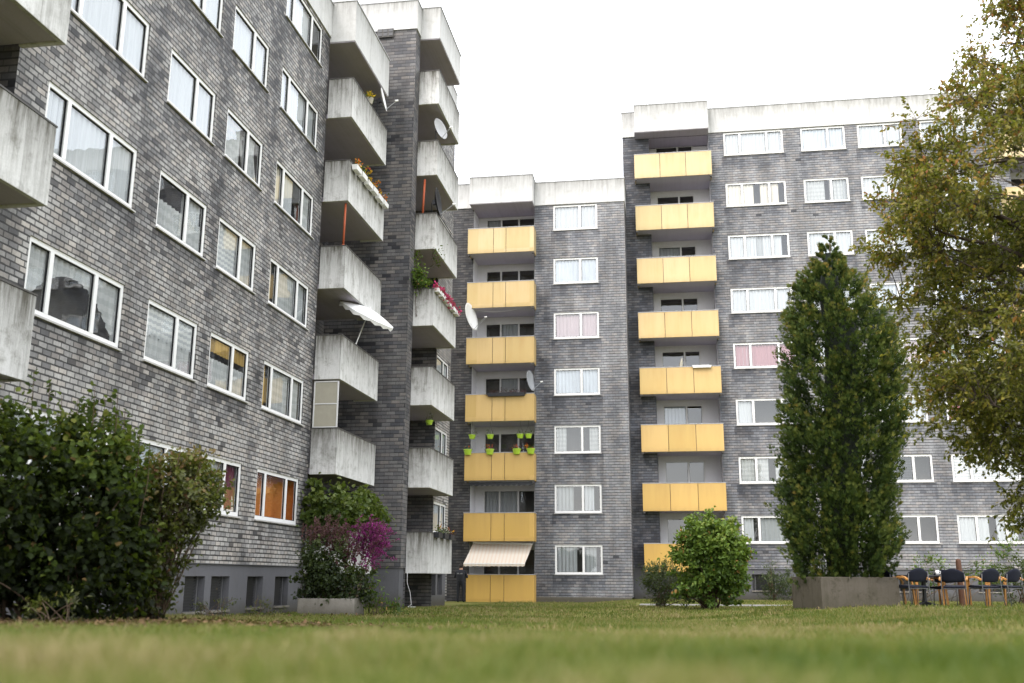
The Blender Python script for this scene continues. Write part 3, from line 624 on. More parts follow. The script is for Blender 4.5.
wall(w, 'y', YRW, -.5, 2.5, Zr(-.2), Zr(22.0), -1, rlw, .08); wall(w, 'y', YRW, 16.7, 19.7, Zr(-.2), Zr(22.0), -1, rlw, .08)
wall(w, 'x', 2.5, YR, YRW, Zr(-.2), Zr(22.0), -1); wall(w, 'x', 19.7, YR, YRW, Zr(-.2), Zr(22.0), -1)
pieces(w, 'recess_wall', M['plaster'], RB)
w = MB(); wall(w, 'y', 60, -1.84, 22, Zr(-1), Zr(22.5), 1); wall(w, 'x', 22, YR, 60, Zr(-1), Zr(22.5), 1)
w.quad((-1.84, YR+.3, Zr(22.6)), (22, YR+.3, Zr(22.6)), (22, 60, Zr(22.6)), (-1.84, 60, Zr(22.6))); w.build('roof_and_rear', M['plinth'], RB)
w = MB(); rb = [(3.62, 4.8), (6.3, 7.6), (9.9, 11.2), (13.4, 14.7)]
wall(w, 'y', YR+.05, -1.76, 22, Zr(-1.3), Zr(.418), -1, [(a, b, Zr(-.54), Zr(.18)) for a, b in rb], .24); w.box(-1.76, 22, YR+.004, YR+.3, Zr(.405), Zr(.419))
w.build('plinth', M['plinth'], RB)
for a, b in rb: basement_window(RB, ((a+b)/2, YR+.05, Zr(-.54)), 0, b-a, .72)
for c, f, xc, ww, zb, fr in rw: window(RB, (xc, YR, zb), 0, ww, 1.25, fr, rst.get((c, f), 'sheer'), tilt=1 if (c, f) in ((1, 8), (2, 8)) else None)
rls = ['dark', 'dark', 'blue:p0', 'dark', 'dark', 'grey:p0', 'dark', 'dark']
for k, (a, b, z0, z1) in enumerate(rlw): loggia_window(RB, (a+b)/2, YRW, z0, b-a, z1-z0, [.6, .4], rls[k % 8])
for x0, x1 in ((-1.24, 2.58), (16.15, 19.95)):
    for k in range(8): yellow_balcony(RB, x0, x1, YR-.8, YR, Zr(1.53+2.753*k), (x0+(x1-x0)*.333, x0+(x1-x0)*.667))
fascia(RB, [(-1.86, -1.22, YR-.05, 60, Zr(22.14), Zr(23.5)), (-1.2, 2.5, YR-.8, YRW, Zr(22.05), Zr(23.5)), (2.52, 16.1, YR-.05, YR+.25, Zr(22.1), Zr(23.42)),
            (16.15, 19.95, YR-.8, YRW, Zr(22.05), Zr(23.5)), (19.97, 22.05, YR-.05, YR+.25, Zr(22.1), Zr(23.42))])

# ------------------------------------------------------------------ ground
def grid_sheet(name, xs, ys, zf, mat, lift=0.0):
    X, Y = np.meshgrid(xs, ys); Z = zf(X, Y)+lift
    v = np.stack([X, Y, Z], -1).reshape(-1, 3); nx, ny = len(xs), len(ys)
    i = np.arange(nx-1)[None, :]+np.arange(ny-1)[:, None]*nx
    f = np.stack([i, i+1, i+1+nx, i+nx], -1).reshape(-1, 4)
    return poly_mesh(name, v, f, mat)
def poly_mesh(name, v, f, mat, tint=None, parent=None, smooth=False):
    me = bpy.data.meshes.new(name); n, k = f.shape
    me.vertices.add(len(v)); me.vertices.foreach_set('co', np.ascontiguousarray(v, np.float32).ravel())
    me.loops.add(n*k); me.loops.foreach_set('vertex_index', np.ascontiguousarray(f, np.int32).ravel())
    me.polygons.add(n); me.polygons.foreach_set('loop_start', np.arange(0, n*k, k, dtype=np.int32)); me.polygons.foreach_set('loop_total', np.full(n, k, np.int32))
    if smooth: me.polygons.foreach_set('use_smooth', np.ones(n, bool))
    if tint is not None:
        a = me.attributes.new('tint', 'FLOAT', 'POINT'); a.data.foreach_set('value', np.ascontiguousarray(tint, np.float32))
    me.materials.append(mat); me.update(calc_edges=True)
    o = bpy.data.objects.new(name, me); col.objects.link(o)
    if parent is not None: o.parent = parent
    return o
def lawn_mat():
    t = NT('lawn ground'); P, N = t.pos()
    a = t.noise(P, 0.55, 5, 0.6); b = t.noise(P, 3.0, 5, 0.7); d = t.noise(P, 30.0, 3, 0.7)
    c = t.ramp(t.math('ADD', t.math('MULTIPLY', a, 0.6), t.math('MULTIPLY', b, 0.4)), [(0.34, (0.17, 0.13, 0.062)), (0.5, (0.135, 0.135, 0.036)), (0.66, (0.085, 0.115, 0.022))])
    k = t.math('ADD', 0.6, t.math('MULTIPLY', d, 0.8)); c = t.mix(1.0, c, t.comb(k, k, k), 'MULTIPLY')
    t.bsdf(c, 0.95, d, 0.6, 0.02, spec=0.1); return t.m
M['lawn'] = lawn_mat()
xs = np.concatenate([[-400, -150, -60], np.arange(-30, 40.1, 0.6), [60, 150, 400]]); ys = np.concatenate([[-400, -100, -30, -10], np.arange(-4, 62.1, 0.6), [100, 400]])
structure(grid_sheet('ground', xs, ys, gz, M['lawn']))
structure(grid_sheet('path', np.arange(-1.2, 30.1, 0.6), np.arange(36.6, 39.3, 0.6), gz, M['path'], 0.006))

# ------------------------------------------------------------------ leaves, stems
def unit(a): return a/np.maximum(np.linalg.norm(a, axis=-1, keepdims=True), 1e-9)
def rdir(n): return unit(rng.normal(size=(n, 3)))
def leaves(name, pos, axis, nrm, length, ratio, tint, mat, parent, fold=0.18, droop=0.0, round_=0.75):
    n = len(pos); A = unit(axis); N = nrm - (nrm*A).sum(-1, keepdims=True)*A; N = unit(N+1e-6); S = np.cross(A, N)
    L = np.broadcast_to(np.asarray(length, float), (n,))[:, None]; W = L*ratio*0.5
    P0 = pos; T = pos + A*L - N*L*droop
    up = N*(W*fold*2)
    l1 = pos + A*L*.32 + S*W*.92 + up; l2 = pos + A*L*.70 + S*W*round_ + up - N*L*droop*.5
    r1 = pos + A*L*.32 - S*W*.92 + up; r2 = pos + A*L*.70 - S*W*round_ + up - N*L*droop*.5
    v = np.stack([P0, l1, l2, T, r2, r1], 1).reshape(-1, 3)
    b = np.arange(n)[:, None]*6
    f = np.concatenate([b+np.array([0, 3, 2, 1]), b+np.array([0, 5, 4, 3])], 1).reshape(-1, 4)
    return poly_mesh(name, v, f, mat, np.repeat(tint, 6), parent)
def lump(p, scale, seed):                    # smooth noise 0..1 at points
    o = np.array([seed*7.31, seed*3.17, seed*1.93])
    return np.array([mnoise.noise(Vector(q*scale+o)) for q in p])*0.5+0.5
def blob_points(blobs, n, shell=2.2, lumpy=0.35, ls=1.6, seed=1, zmin=None):
    blobs = np.array(blobs, float); vol = blobs[:, 3]*blobs[:, 4]*blobs[:, 5]
    k = rng.choice(len(blobs), n, p=vol/vol.sum()); d = rdir(n); r = rng.random(n)**(1/(3*shell/2.2*1.4))
    B = blobs[k]
    s = 1 + lumpy*(lump(d*1.0+B[:, :3], ls, seed)-0.5)*2
    p = B[:, :3] + d*B[:, 3:6]*(r*s)[:, None]
    return p, d, r
def stems(name, base, targets, mat, parent, r0=0.015, r1=0.004, sag=0.15, n=5, spread=0.1):
    mb = MB(); base = Vector(base)
    for t in targets:
        t = Vector(t); b = base + Vector((random.uniform(-spread, spread), random.uniform(-spread, spread), 0))
        c = b.lerp(t, 0.5) + Vector((0, 0, (t-b).length*sag)) + Vector((random.uniform(-.06, .06), random.uniform(-.06, .06), 0))
        pts = []
        for k in range(n+1):
            u = k/n; pts.append(b*(1-u)**2 + c*(2*u*(1-u)) + t*u*u)
        mb.tube(pts, [r0+(r1-r0)*k/n for k in range(n+1)], 5)
    return mb.build(name, mat, parent, smooth=True, org=(0, 0, 0))
G = lambda *c: tuple(c)
LM = {
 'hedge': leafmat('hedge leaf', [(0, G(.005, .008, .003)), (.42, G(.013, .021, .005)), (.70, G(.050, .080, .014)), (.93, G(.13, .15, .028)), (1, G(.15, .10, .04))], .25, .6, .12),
 'hedge2': leafmat('pale shrub leaf', [(0, G(.010, .009, .004)), (.45, G(.040, .043, .012)), (.8, G(.135, .155, .028)), (1, G(.15, .065, .03))], .3, .45, .35),
 'maple': leafmat('bright shrub leaf', [(0, G(.024, .052, .010)), (.5, G(.085, .15, .024)), (.85, G(.18, .27, .045)), (.96, G(.25, .29, .06)), (1, G(.34, .19, .06))], .32, .5, .25),
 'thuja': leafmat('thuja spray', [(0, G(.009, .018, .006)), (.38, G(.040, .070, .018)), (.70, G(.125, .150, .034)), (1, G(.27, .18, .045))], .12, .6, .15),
 'tree': leafmat('turning tree leaf', [(0, G(.038, .042, .009)), (.42, G(.130, .132, .021)), (.70, G(.255, .215, .034)), (.88, G(.32, .165, .036)), (1, G(.28, .09, .026))], .35, .45, .3),
 'vine': leafmat('vine leaf', [(0, G(.030, .050, .012)), (.5, G(.075, .115, .025)), (1, G(.17, .20, .05))], .3, .5, .3),
 'dark': leafmat('dark shrub leaf', [(0, G(.012, .020, .008)), (.6, G(.035, .055, .016)), (1, G(.085, .105, .03))], .2, .5, .3),
 'heath': leafmat('faded heather spike', [(0, G(.055, .022, .028)), (.6, G(.14, .058, .080)), (1, G(.22, .115, .13))], .2, .7, .1),
 'magenta': leafmat('magenta blossom', [(0, G(.10, .006, .08)), (.6, G(.30, .012, .22)), (1, G(.46, .05, .36))], .3, .6, .1),
 'grass': leafmat('grass blade', [(0, G(.050, .080, .012)), (.40, G(.115, .140, .030)), (.65, G(.180, .165, .056)), (1, G(.29, .225, .12))], .3, .55, .2),
 'litter': leafmat('brown leaf litter', [(0, G(.045, .028, .016)), (.6, G(.13, .08, .045)), (1, G(.26, .17, .09))], .1, .8, .1),
 'grey': leafmat('grey green leaf', [(0, G(.030, .045, .022)), (.6, G(.075, .10, .045)), (1, G(.15, .17, .08))], .2, .6, .2),
 'petal_p': leafmat('pink petal', [(0, G(.42, .01, .10)), (1, G(.62, .05, .22))], .3, .6, .1),
 'petal_m': leafmat('mixed petal', [(0, G(.55, .03, .04)), (.33, G(.70, .30, .03)), (.6, G(.75, .55, .05)), (.8, G(.55, .03, .04)), (1, G(.75, .70, .62))], .3, .6, .1),
 'purple': leafmat('purple foliage', [(0, G(.03, .012, .02)), (1, G(.12, .04, .07))], .2, .6, .1),
}
def shrub(name, label, cat, base, blobs, n, L, ratio, mat, nst=30, group=None, seed=1, r0=.02, lumpy=.35, up=.4, tintlow=.25, shell=2.2, spread=.15, part='foliage', ls=1.6, sag=.12, stemmat=None, per=34, clump=2.6, tbase=.12):
    root = thing(name, label, cat, base, group); b = np.array(base, float)
    nc = max(8, int(n/per)); c, dc, rc = blob_points(blobs, nc, shell, lumpy, ls, seed); tc = rng.normal(0, .13, nc); cr = L*clump
    k = rng.integers(0, nc, n); off = rdir(n)*(np.abs(rng.normal(0, .62, n))*cr)[:, None]; off += dc[k]*(rng.random(n)*cr*.8)[:, None]; off[:, 2] *= .8
    p = c[k]+off; d = unit(dc[k]*.7+unit(off)*.6); r = rc[k]
    g = gz(p[:, 0], p[:, 1]); ok = p[:, 2] > g+.03; p, d, r, k, off = p[ok], d[ok], r[ok], k[ok], off[ok]; n = len(p)
    ax = unit(rdir(n)*.9+d*.7+np.array([0, 0, .1])); nr = unit(d*.8+np.array([0, 0, up])+rdir(n)*.55)
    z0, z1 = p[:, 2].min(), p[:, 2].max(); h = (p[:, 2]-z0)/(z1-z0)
    t = np.clip(tbase+.28*r**3+tintlow*h+tc[k]+.16*np.clip(off[:, 2]/cr, -1, 1.5)+.25*(lump(c, 1.2, seed+3)[k]-.5)+rng.normal(0, .10, n), 0, .94)  # tint drops inside and low down: foliage shade put into the leaf colour
    t = np.where(rng.random(n) < .02, 1.0, t)
    leaves(part, p-b, ax, nr, L*rng.uniform(.6, 1.2, n), ratio, t, mat, root, droop=.12)
    if nst:
        k = rng.choice(n, nst); stems('stem', (0, 0, 0), [(q-b)*1.0 for q in p[k]], stemmat or M['stem'], root, r0, .005, sag, spread=spread)
    return root
def gpoint(px, d): # a point of the lawn seen at column px, at depth d
    q = at(px, 600, d); return (q.x, q.y, float(gz(q.x, q.y)))

# --- left hedge and its neighbour
b0 = gpoint(60, 12.2); P = lambda px, py, d: tuple(at(px, py, d))
bl = [(*P(30, 508, 12.0), 1.25, 1.0, 1.05), (*P(90, 520, 12.3), .60, .8, 1.18), (*P(-70, 500, 11.6), 1.4, 1.1, 1.25), (*P(92, 470, 12.4), .50, .6, .66), (*P(20, 580, 11.9), 1.2, .9, .6), (*P(95, 590, 12.2), .55, .7, .5)]
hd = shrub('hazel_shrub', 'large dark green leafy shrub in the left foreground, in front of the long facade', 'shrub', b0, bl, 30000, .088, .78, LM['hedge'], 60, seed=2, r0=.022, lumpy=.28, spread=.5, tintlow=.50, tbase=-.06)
sp = MB(); pp = []
for (px, py) in ((34, 372), (50, 380), (12, 415), (95, 386), (78, 398), (118, 392), (140, 430), (150, 445), (125, 410), (62, 395), (105, 398), (-20, 370), (-50, 362)):
    tip = at(px, py, 12.2); base = at(px-12, py+85, 12.2); c = base.lerp(tip, .55)+Vector((.04, 0, .03))
    pts = [base, c, tip]; sp.tube([q-Vector(b0) for q in pts], [.008, .006, .003], 5)
    for u in np.linspace(.25, 1, 9):
        q = base*(1-u)**2+c*2*u*(1-u)+tip*u*u; pp.append((q.x+random.uniform(-.03, .03), q.y+random.uniform(-.03, .03), q.z))
sp.build('shoot', M['stem'], hd, org=(0, 0, 0)); pp = np.repeat(np.array(pp), 2, 0)
leaves('shoot_foliage', pp-np.array(b0), unit(rdir(len(pp))+[0, 0, .1]), unit(rdir(len(pp))*.6+[0, -.3, .8]), rng.uniform(.06, .10, len(pp)), .8, rng.uniform(.45, .8, len(pp)), LM['hedge'], hd)
b1 = gpoint(150, 13.2)
bl = [(*P(172, 500, 13.2), .46, .5, .50), (*P(180, 478, 13.3), .40, .45, .30), (*P(150, 545, 13.1), .42, .5, .55), (*P(195, 500, 13.4), .22, .35, .38), (*P(140, 590, 13.1), .36, .4, .35)]
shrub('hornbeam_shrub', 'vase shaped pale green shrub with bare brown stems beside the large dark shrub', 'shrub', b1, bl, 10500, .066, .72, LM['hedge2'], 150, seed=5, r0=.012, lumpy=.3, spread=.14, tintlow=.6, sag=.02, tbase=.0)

# --- thuja in its concrete trough
def square_planter(label, c, half, top, rot, mat, group, wall_t=.1):
    root = thing('planter', label, 'planter', (c[0], c[1], c[2]), group, rot); mb = MB(); h = top-c[2]; a = half; t = wall_t
    mb.box(-a, a, -a, -a+t, -.1, h); mb.box(-a, a, a-t, a, -.1, h); mb.box(-a, -a+t, -a+t, a-t, -.1, h); mb.box(a-t, a, -a+t, a-t, -.1, h)
    mb.build('rim', mat, root, bevel=.012, org=(0, 0, 0)); s = MB(); s.quad((-a+t, -a+t, h-.08), (a-t, -a+t, h-.08), (a-t, a-t, h-.08), (-a+t, a-t, h-.08)); s.build('soil', M['soil'], root, org=(0, 0, 0)); return root
q = at(843, 577, 23.6); TC = (q.x, q.y, float(gz(q.x, q.y)))
square_planter('square weathered concrete planter around the tall thuja', TC, .92, q.z, R(14), M['planter'], 'concrete planters')
prof_y = [203, 238, 262, 298, 323, 355, 385, 450, 508, 545, 569, 582]; hw = [3, 20, 38, 53, 62, 66, 69, 70, 68, 63, 53, 48]; pcx = [821, 820, 821, 829, 837, 839, 840, 840, 838, 840, 843, 843]
def thuja():
    d = 23.6; base = np.array([q.x, q.y, q.z-.08]); cx = q.x; root = thing('thuja_tree', 'tall dark green conical thuja rising from the concrete planter', 'tree', tuple(base))
    zz = np.array([at(840, y, d).z for y in prof_y])[::-1]; rr = (np.array(hw)/F*d)[::-1]; oo = ((np.array(pcx)-843+(843-512)*(577-np.array(prof_y))/3757)/F*d)[::-1]
    npl = 1900; w = rng.random(npl*4)*(zz[-1]-zz[0])+zz[0]; r = np.interp(w, zz, rr); keep = rng.random(len(w)) < (r/rr.max())**1.0+.08; w = w[keep][:npl]; npl = len(w); r = np.interp(w, zz, rr)
    th = rng.random(npl)*2*math.pi; u = np.stack([np.cos(th)*1.4, np.sin(th)*1.4, w*1.1], -1); k = .93+.30*(lump(u, 1.2, 9)-.5)*2+.10*rng.normal(0, 1, npl)
    dv = np.stack([np.cos(th), np.sin(th), np.zeros(npl)], -1); root_p = np.stack([cx+np.interp(w, zz, oo)+dv[:, 0]*r*k*.62, base[1]+dv[:, 1]*r*k*.62, w-.22], -1)
    pd = unit(dv*.8+np.array([0, 0, .75])+rdir(npl)*.22); pl = np.clip(r*k*.45, .13, .60)*rng.uniform(.75, 1.25, npl); ptone = rng.normal(0, .09, npl)+.30*(lump(root_p, 1.1, 2)-.5)
    per = 34; n = npl*per; s_ = np.tile(np.linspace(.12, 1, per), npl); K = np.repeat(np.arange(npl), per)
    wd = .26*pl[K]*np.sin(np.clip(s_, .05, .97)*math.pi)**.6
    p = root_p[K]+pd[K]*(s_*pl[K])[:, None]+rdir(n)*(wd*rng.random(n)**.5)[:, None]; dirv = unit(pd[K]*.9+rdir(n)*.3); depth = s_; f = s_; w = p[:, 2]
    # each spray: a flat fan of narrow flakes
    m = 5; ang = np.linspace(-.62, .62, m); A = unit(dirv*1.0+np.array([0, 0, .35])+rdir(n)*.35); Nn = unit(np.cross(A, rdir(n))); S = np.cross(A, Nn)
    PP = np.repeat(p, m, 0); AA = np.repeat(A, m, 0); SS = np.repeat(S, m, 0); aa = np.tile(ang, n)[:, None]
    AX = AA*np.cos(aa)+SS*np.sin(aa); LL = np.repeat(rng.uniform(.06, .13, n), m)*(1-.3*np.abs(np.tile(ang, n)))
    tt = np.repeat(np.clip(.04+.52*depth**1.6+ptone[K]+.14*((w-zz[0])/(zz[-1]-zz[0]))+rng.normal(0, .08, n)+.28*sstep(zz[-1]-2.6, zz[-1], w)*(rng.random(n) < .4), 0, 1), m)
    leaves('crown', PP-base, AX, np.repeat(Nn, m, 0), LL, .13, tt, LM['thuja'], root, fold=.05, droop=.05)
    mb = MB(); pr = []
    for z in np.linspace(zz[0]+.2, zz[-1]-.6, 9): pr.append((max(.04, np.interp(z, zz, rr)*.28), z-base[2]))
    mb.tube([(float(np.interp(p_[1]+base[2], zz, oo)), 0, p_[1]) for p_ in pr], [p_[0] for p_ in pr], 12); mb.build('shade_core', plain('crown shade core', (.006, .010, .005), .9, .3), root, smooth=True, org=(0, 0, 0))  # added near-black core, its colour stands in for shade deep in the crown
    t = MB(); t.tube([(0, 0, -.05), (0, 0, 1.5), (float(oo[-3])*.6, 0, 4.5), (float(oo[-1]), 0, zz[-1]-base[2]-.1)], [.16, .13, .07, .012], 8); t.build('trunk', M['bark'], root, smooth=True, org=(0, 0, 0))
thuja()

# --- broadleaf tree at the right, trunk just outside the picture
def right_tree():
    d = 14.0; px0 = 1112; c = gpoint(px0, d); base = np.array(c); root = thing('broadleaf_tree', 'broadleaf tree with yellowing leaves spreading in from the right edge', 'tree', c)
    yb = [-90, -55, -20, 10, 40, 70, 100, 130, 170, 215, 240, 290, 320, 350, 378, 400, 425, 450, 480, 520]; xb = [1080, 1030, 1000, 982, 962, 940, 922, 908, 902, 898, 902, 912, 924, 918, 920, 942, 962, 988, 1006, 1016]
    zz = np.array([at(px0, y, d).z for y in yb])[::-1]; rr = ((px0-np.array(xb))/F*d)[::-1]
    NC = 1500; cl = []
    while len(cl) < NC:
        z = random.uniform(zz[0], zz[-1]); r = float(np.interp(z, zz, rr))
        if random.random() > (r/3.3)**1.6+.05: continue
        a = random.random()*2*math.pi; f = random.random()**.5
        cl.append((base[0]+r*f*.9*math.cos(a), base[1]+r*f*.9*math.sin(a), z, f))
    cl = np.array(cl); nn = lump(cl[:, :3], .55, 3); cl = cl[(nn > .455)]
    mb = MB(); tr = MB(); topz = zz[-1]-base[2]
    spine = [Vector((0, 0, -.1)), Vector((.05, .02, 1.2)), Vector((-.05, .05, 3.0)), Vector((-.02, -.05, 5.2)), Vector((.05, 0, topz-1.0))]
    tr.tube(spine, [.19, .16, .125, .075, .02], 10); tr.build('trunk', M['bark'], root, smooth=True, org=(0, 0, 0))
    def sp(z):
        for a, b in zip(spine, spine[1:]):
            if a.z <= z <= b.z: return a.lerp(b, (z-a.z)/(b.z-a.z))
        return spine[-1]
    idx = rng.permutation(len(cl)); main = []
    for j in idx[:46]:
        e = Vector(cl[j, :3]-base); rr_ = math.hypot(e.x, e.y); s = sp(max(.9, e.z-rr_*random.uniform(.35, .8)-.2)); c_ = s.lerp(e, .5)+Vector((0, 0, rr_*.12))
        pts = [s*(1-u)**2+c_*2*u*(1-u)+e*u*u for u in np.linspace(0, 1, 9)]
        for k in range(1, 8): pts[k] = pts[k]+Vector((random.uniform(-.06, .06), random.uniform(-.06, .06), random.uniform(-.05, .05)))
        r0 = .022+.012*rr_; mb.tube(pts, [r0*(1-.85*k/8) for k in range(9)], 6); main += [(p, r0*(1-.85*k/8)) for k, p in enumerate(pts)][2:]
    MP = np.array([tuple(p) for p, _ in main])
    LP, LA, LT = [], [], []
    for j in range(len(cl)):
        e = Vector(cl[j, :3]-base); dd = np.linalg.norm(MP-np.array(e), axis=1)+np.maximum(0, MP[:, 2]-e.z)*.7; s = Vector(MP[dd.argmin()])
        if (e-s).length > .06:
            c_ = s.lerp(e, .5)+Vector((random.uniform(-.1, .1), random.uniform(-.1, .1), (e-s).length*.16))
            mb.tube([s*(1-u)**2+c_*2*u*(1-u)+e*u*u for u in np.linspace(0, 1, 5)], [.011, .009, .007, .005, .003], 4, False)
        out = unit(np.array([[e.x, e.y, .0]]))[0]
        for tw in range(random.randint(6, 8)):              # twigs of the cluster
            v = unit((rdir(1)[0]+out*.6+np.array([0, 0, -.05]))[None])[0]; l = random.uniform(.25, .62)
            tip = np.array(e)+v*l+np.array([0, 0, -.12*l]); mid = np.array(e)+v*l*.5+np.array([0, 0, .03])
            mb.tube([e, mid, tip], [.0045, .0035, .002], 3, False)
            nl = random.randint(14, 20); u = rng.random(nl)**.8
            q_ = np.array(e)[None]*(1-u)[:, None]**2+mid[None]*(2*u*(1-u))[:, None]+tip[None]*u[:, None]**2
            LP.append(q_+rng.normal(0, .02, (nl, 3))); LA.append(unit(v[None]*.5+rdir(nl)*.8+np.array([0, 0, -.35]))); hz = (cl[j, 2]-zz[0])/(zz[-1]-zz[0])
            LT.append(np.clip(.25+.44*hz+.30*(cl[j, 3]-.6)+random.gauss(0, .10)+rng.normal(0, .14, nl), 0, 1))
    LP, LA, LT = np.concatenate(LP), np.concatenate(LA), np.concatenate(LT)
    leaves('crown', LP, LA, unit(rdir(len(LP))*.8+np.array([0, 0, .6])), rng.uniform(.052, .086, len(LP)), .58, LT, LM['tree'], root, droop=.15)
    mb.build('branch', M['bark'], root, smooth=True, org=(0, 0, 0))
right_tree()

# --- shrubs by the buildings
b2 = gpoint(710, 31.0)
bl = [(*P(709, 564, 31), .98, .95, 1.05), (*P(718, 550, 31), .80, .85, .85), (*P(702, 537, 30.8), .58, .7, .50), (*P(706, 524, 31), .28, .35, .28), (*P(732, 586, 30.9), .45, .6, .5), (*P(690, 588, 30.8), .42, .6, .42)]
shrub('maple_shrub', 'round bright green shrub standing on the lawn in front of the tall block', 'shrub', b2, bl, 13500, .125, .72, LM['maple'], 45, seed=8, r0=.03, lumpy=.25, tintlow=.34, spread=.3, clump=1.9)
b3 = gpoint(660, 33.0)
shrub('juniper_shrub', 'low dark shrub under the lowest yellow balcony, left of the bright green one', 'shrub', b3, [(*P(664, 583, 33), .55, .6, .55), (*P(655, 575, 33), .25, .4, .35), (*P(678, 588, 33), .55, .5, .42)], 3600, .11, .3, LM['dark'], 16, seed=11, tintlow=.2)
for px, hh, w_, lab in ((773, 36, .42, 'narrow upright shrub by the plinth, just left of the thuja'), (795, 40, .50, 'upright shrub half hidden behind the left edge of the thuja')):
    b = gpoint(px, 44); q1 = at(px, 600-hh*.45, 44)
    shrub('columnar_shrub', lab, 'shrub', b, [(q1.x, q1.y, q1.z-.1, w_, w_, .85), (q1.x+.05, q1.y, q1.z-.5, w_*.9, w_*.9, .6)], 1700, .12, .3, LM['grey'], 14, group='upright shrubs along the plinth', seed=px, tintlow=.2, up=.1)
b = gpoint(1022, 27.5)
shrub('boxwood_hedge', 'clipped green hedge behind the chairs at the right edge', 'hedge', b, [(*P(1022, 568, 27.5), .55, .6, .34), (*P(1045, 575, 27.5), .7, .6, .5), (*P(1020, 592, 27.3), .5, .6, .35), (*P(1060, 565, 27.6), .6, .6, .5)], 4200, .07, .6, LM['dark'], 14, seed=21, tintlow=.55)
b = gpoint(935, 42.5)
shrub('weed_patch', 'loose weeds growing along the plinth behind the chairs', 'plant', b, [(*P(930, 572, 42.5), .7, .4, .55), (*P(975, 572, 42.3), .5, .4, .7), (*P(1000, 566, 42), .45, .4, .8), (*P(1012, 556, 41.5), .3, .3, .9)], 1500, .13, .4, LM['maple'], 24, seed=22, spread=2.0, r0=.01)

# --- planted trough in front of the lowest left balcony
q = at(332, 598, 24.6); LC = (q.x, q.y, float(gz(q.x, q.y)))
square_planter('pale concrete planter overgrown with ivy, below the left balconies', LC, .68, q.z, R(6), M['planter_l'], 'concrete planters')
rt_ = (q.x, q.y, q.z-.08)
bl = [(*P(333, 572, 24.5), .62, .5, .50), (*P(325, 555, 24.6), .50, .45, .45), (*P(345, 585, 24.4), .62, .5, .32), (*P(312, 585, 24.4), .42, .4, .3), (*P(362, 585, 24.5), .32, .3, .35)]
shrub('ivy_shrub', 'dense green ivy bush filling the pale concrete planter', 'shrub', rt_, bl, 5200, .085, .75, LM['dark'], 25, seed=31, tintlow=.35)
def spikes(name, label, base, pts, mat, n, h, L, tint=(.2, .9), wob=.15, lean=(0, 0, 0)):
    root = thing(name, label, 'plant', base); b = np.array(base); P_, A_, st = [], [], MB()
    for k in range(n):
        c_ = np.array(random.choice(pts)); c_ = c_+rng.normal(0, wob, 3)*np.array([1, 1, .6]); v = unit((np.array([0, 0, 1.0])+rng.normal(0, .35, 3)+np.array(lean))[None])[0]; hh = h*random.uniform(.6, 1.2)
        st.tube([Vector(c_-b), Vector(c_+v*hh-b)], [.005, .002], 3, False); m = int(hh/.012); u = rng.random(m)
        P_.append(c_-b+v*(u*hh)[:, None]); A_.append(unit(v*.5+rdir(m)*.8))
    P_, A_ = np.concatenate(P_), np.concatenate(A_); st.build('stem', M['stem'], root, org=(0, 0, 0))
    leaves('blossom', P_, A_, rdir(len(P_)), rng.uniform(.6, 1.2, len(P_))*L, .45, rng.uniform(*tint, len(P_)), mat, root)
spikes('heather_plant', 'faded brownish purple heather spikes above the ivy planter', rt_, [P(x, y, 24.6) for x, y in ((312, 540), (320, 536), (330, 534), (340, 540), (350, 544), (318, 546), (335, 548), (358, 552), (345, 560), (352, 565))], LM['heath'], 190, .38, .055)
mg = P(366, 536, 24.9)
spikes('magenta_flowers', 'hanging mass of magenta blossom right of the heather', rt_, [P(x, y, 24.8) for x, y in ((366, 528), (372, 530), (376, 538), (368, 545), (373, 552), (356, 528), (378, 532), (364, 538), (360, 545), (370, 560), (376, 548))], LM['magenta'], 240, .30, .055, (0, .9), .17, (.4, 0, -1.1))
b = gpoint(376, 24.9)
shrub('fern_plant', 'small light green plant at the foot of the dark tower wall', 'plant', b, [(*P(377, 598, 24.9), .22, .25, .22), (*P(384, 602, 24.9), .15, .2, .12)], 320, .13, .4, LM['maple'], 12, seed=33, r0=.008)
# vine hanging from the second balcony
vb = (-9.3, 28.6, float(gz(-9.3, 28.6)))
bl = [(-9.15, 27.3, ZC+1.72, .30, .55, .62), (-9.12, 28.3, ZC+1.94, .28, .8, .45), (-9.1, 29.5, ZC+1.92, .28, .8, .42), (-9.15, 30.6, ZC+1.77, .22, .5, .40), (-9.6, 26.9, ZC+2.0, .35, .25, .6), (-9.8, 26.85, ZC+1.5, .22, .2, .7), (-9.2, 27.6, ZC+1.6, .22, .5, .3)]
shrub('climbing_vine', 'green vine hanging in a curtain under the second left balcony', 'vine', vb, bl, 4600, .15, .85, LM['vine'], 20, seed=35, r0=.02, up=.2, tintlow=.3, spread=.3, clump=1.5)

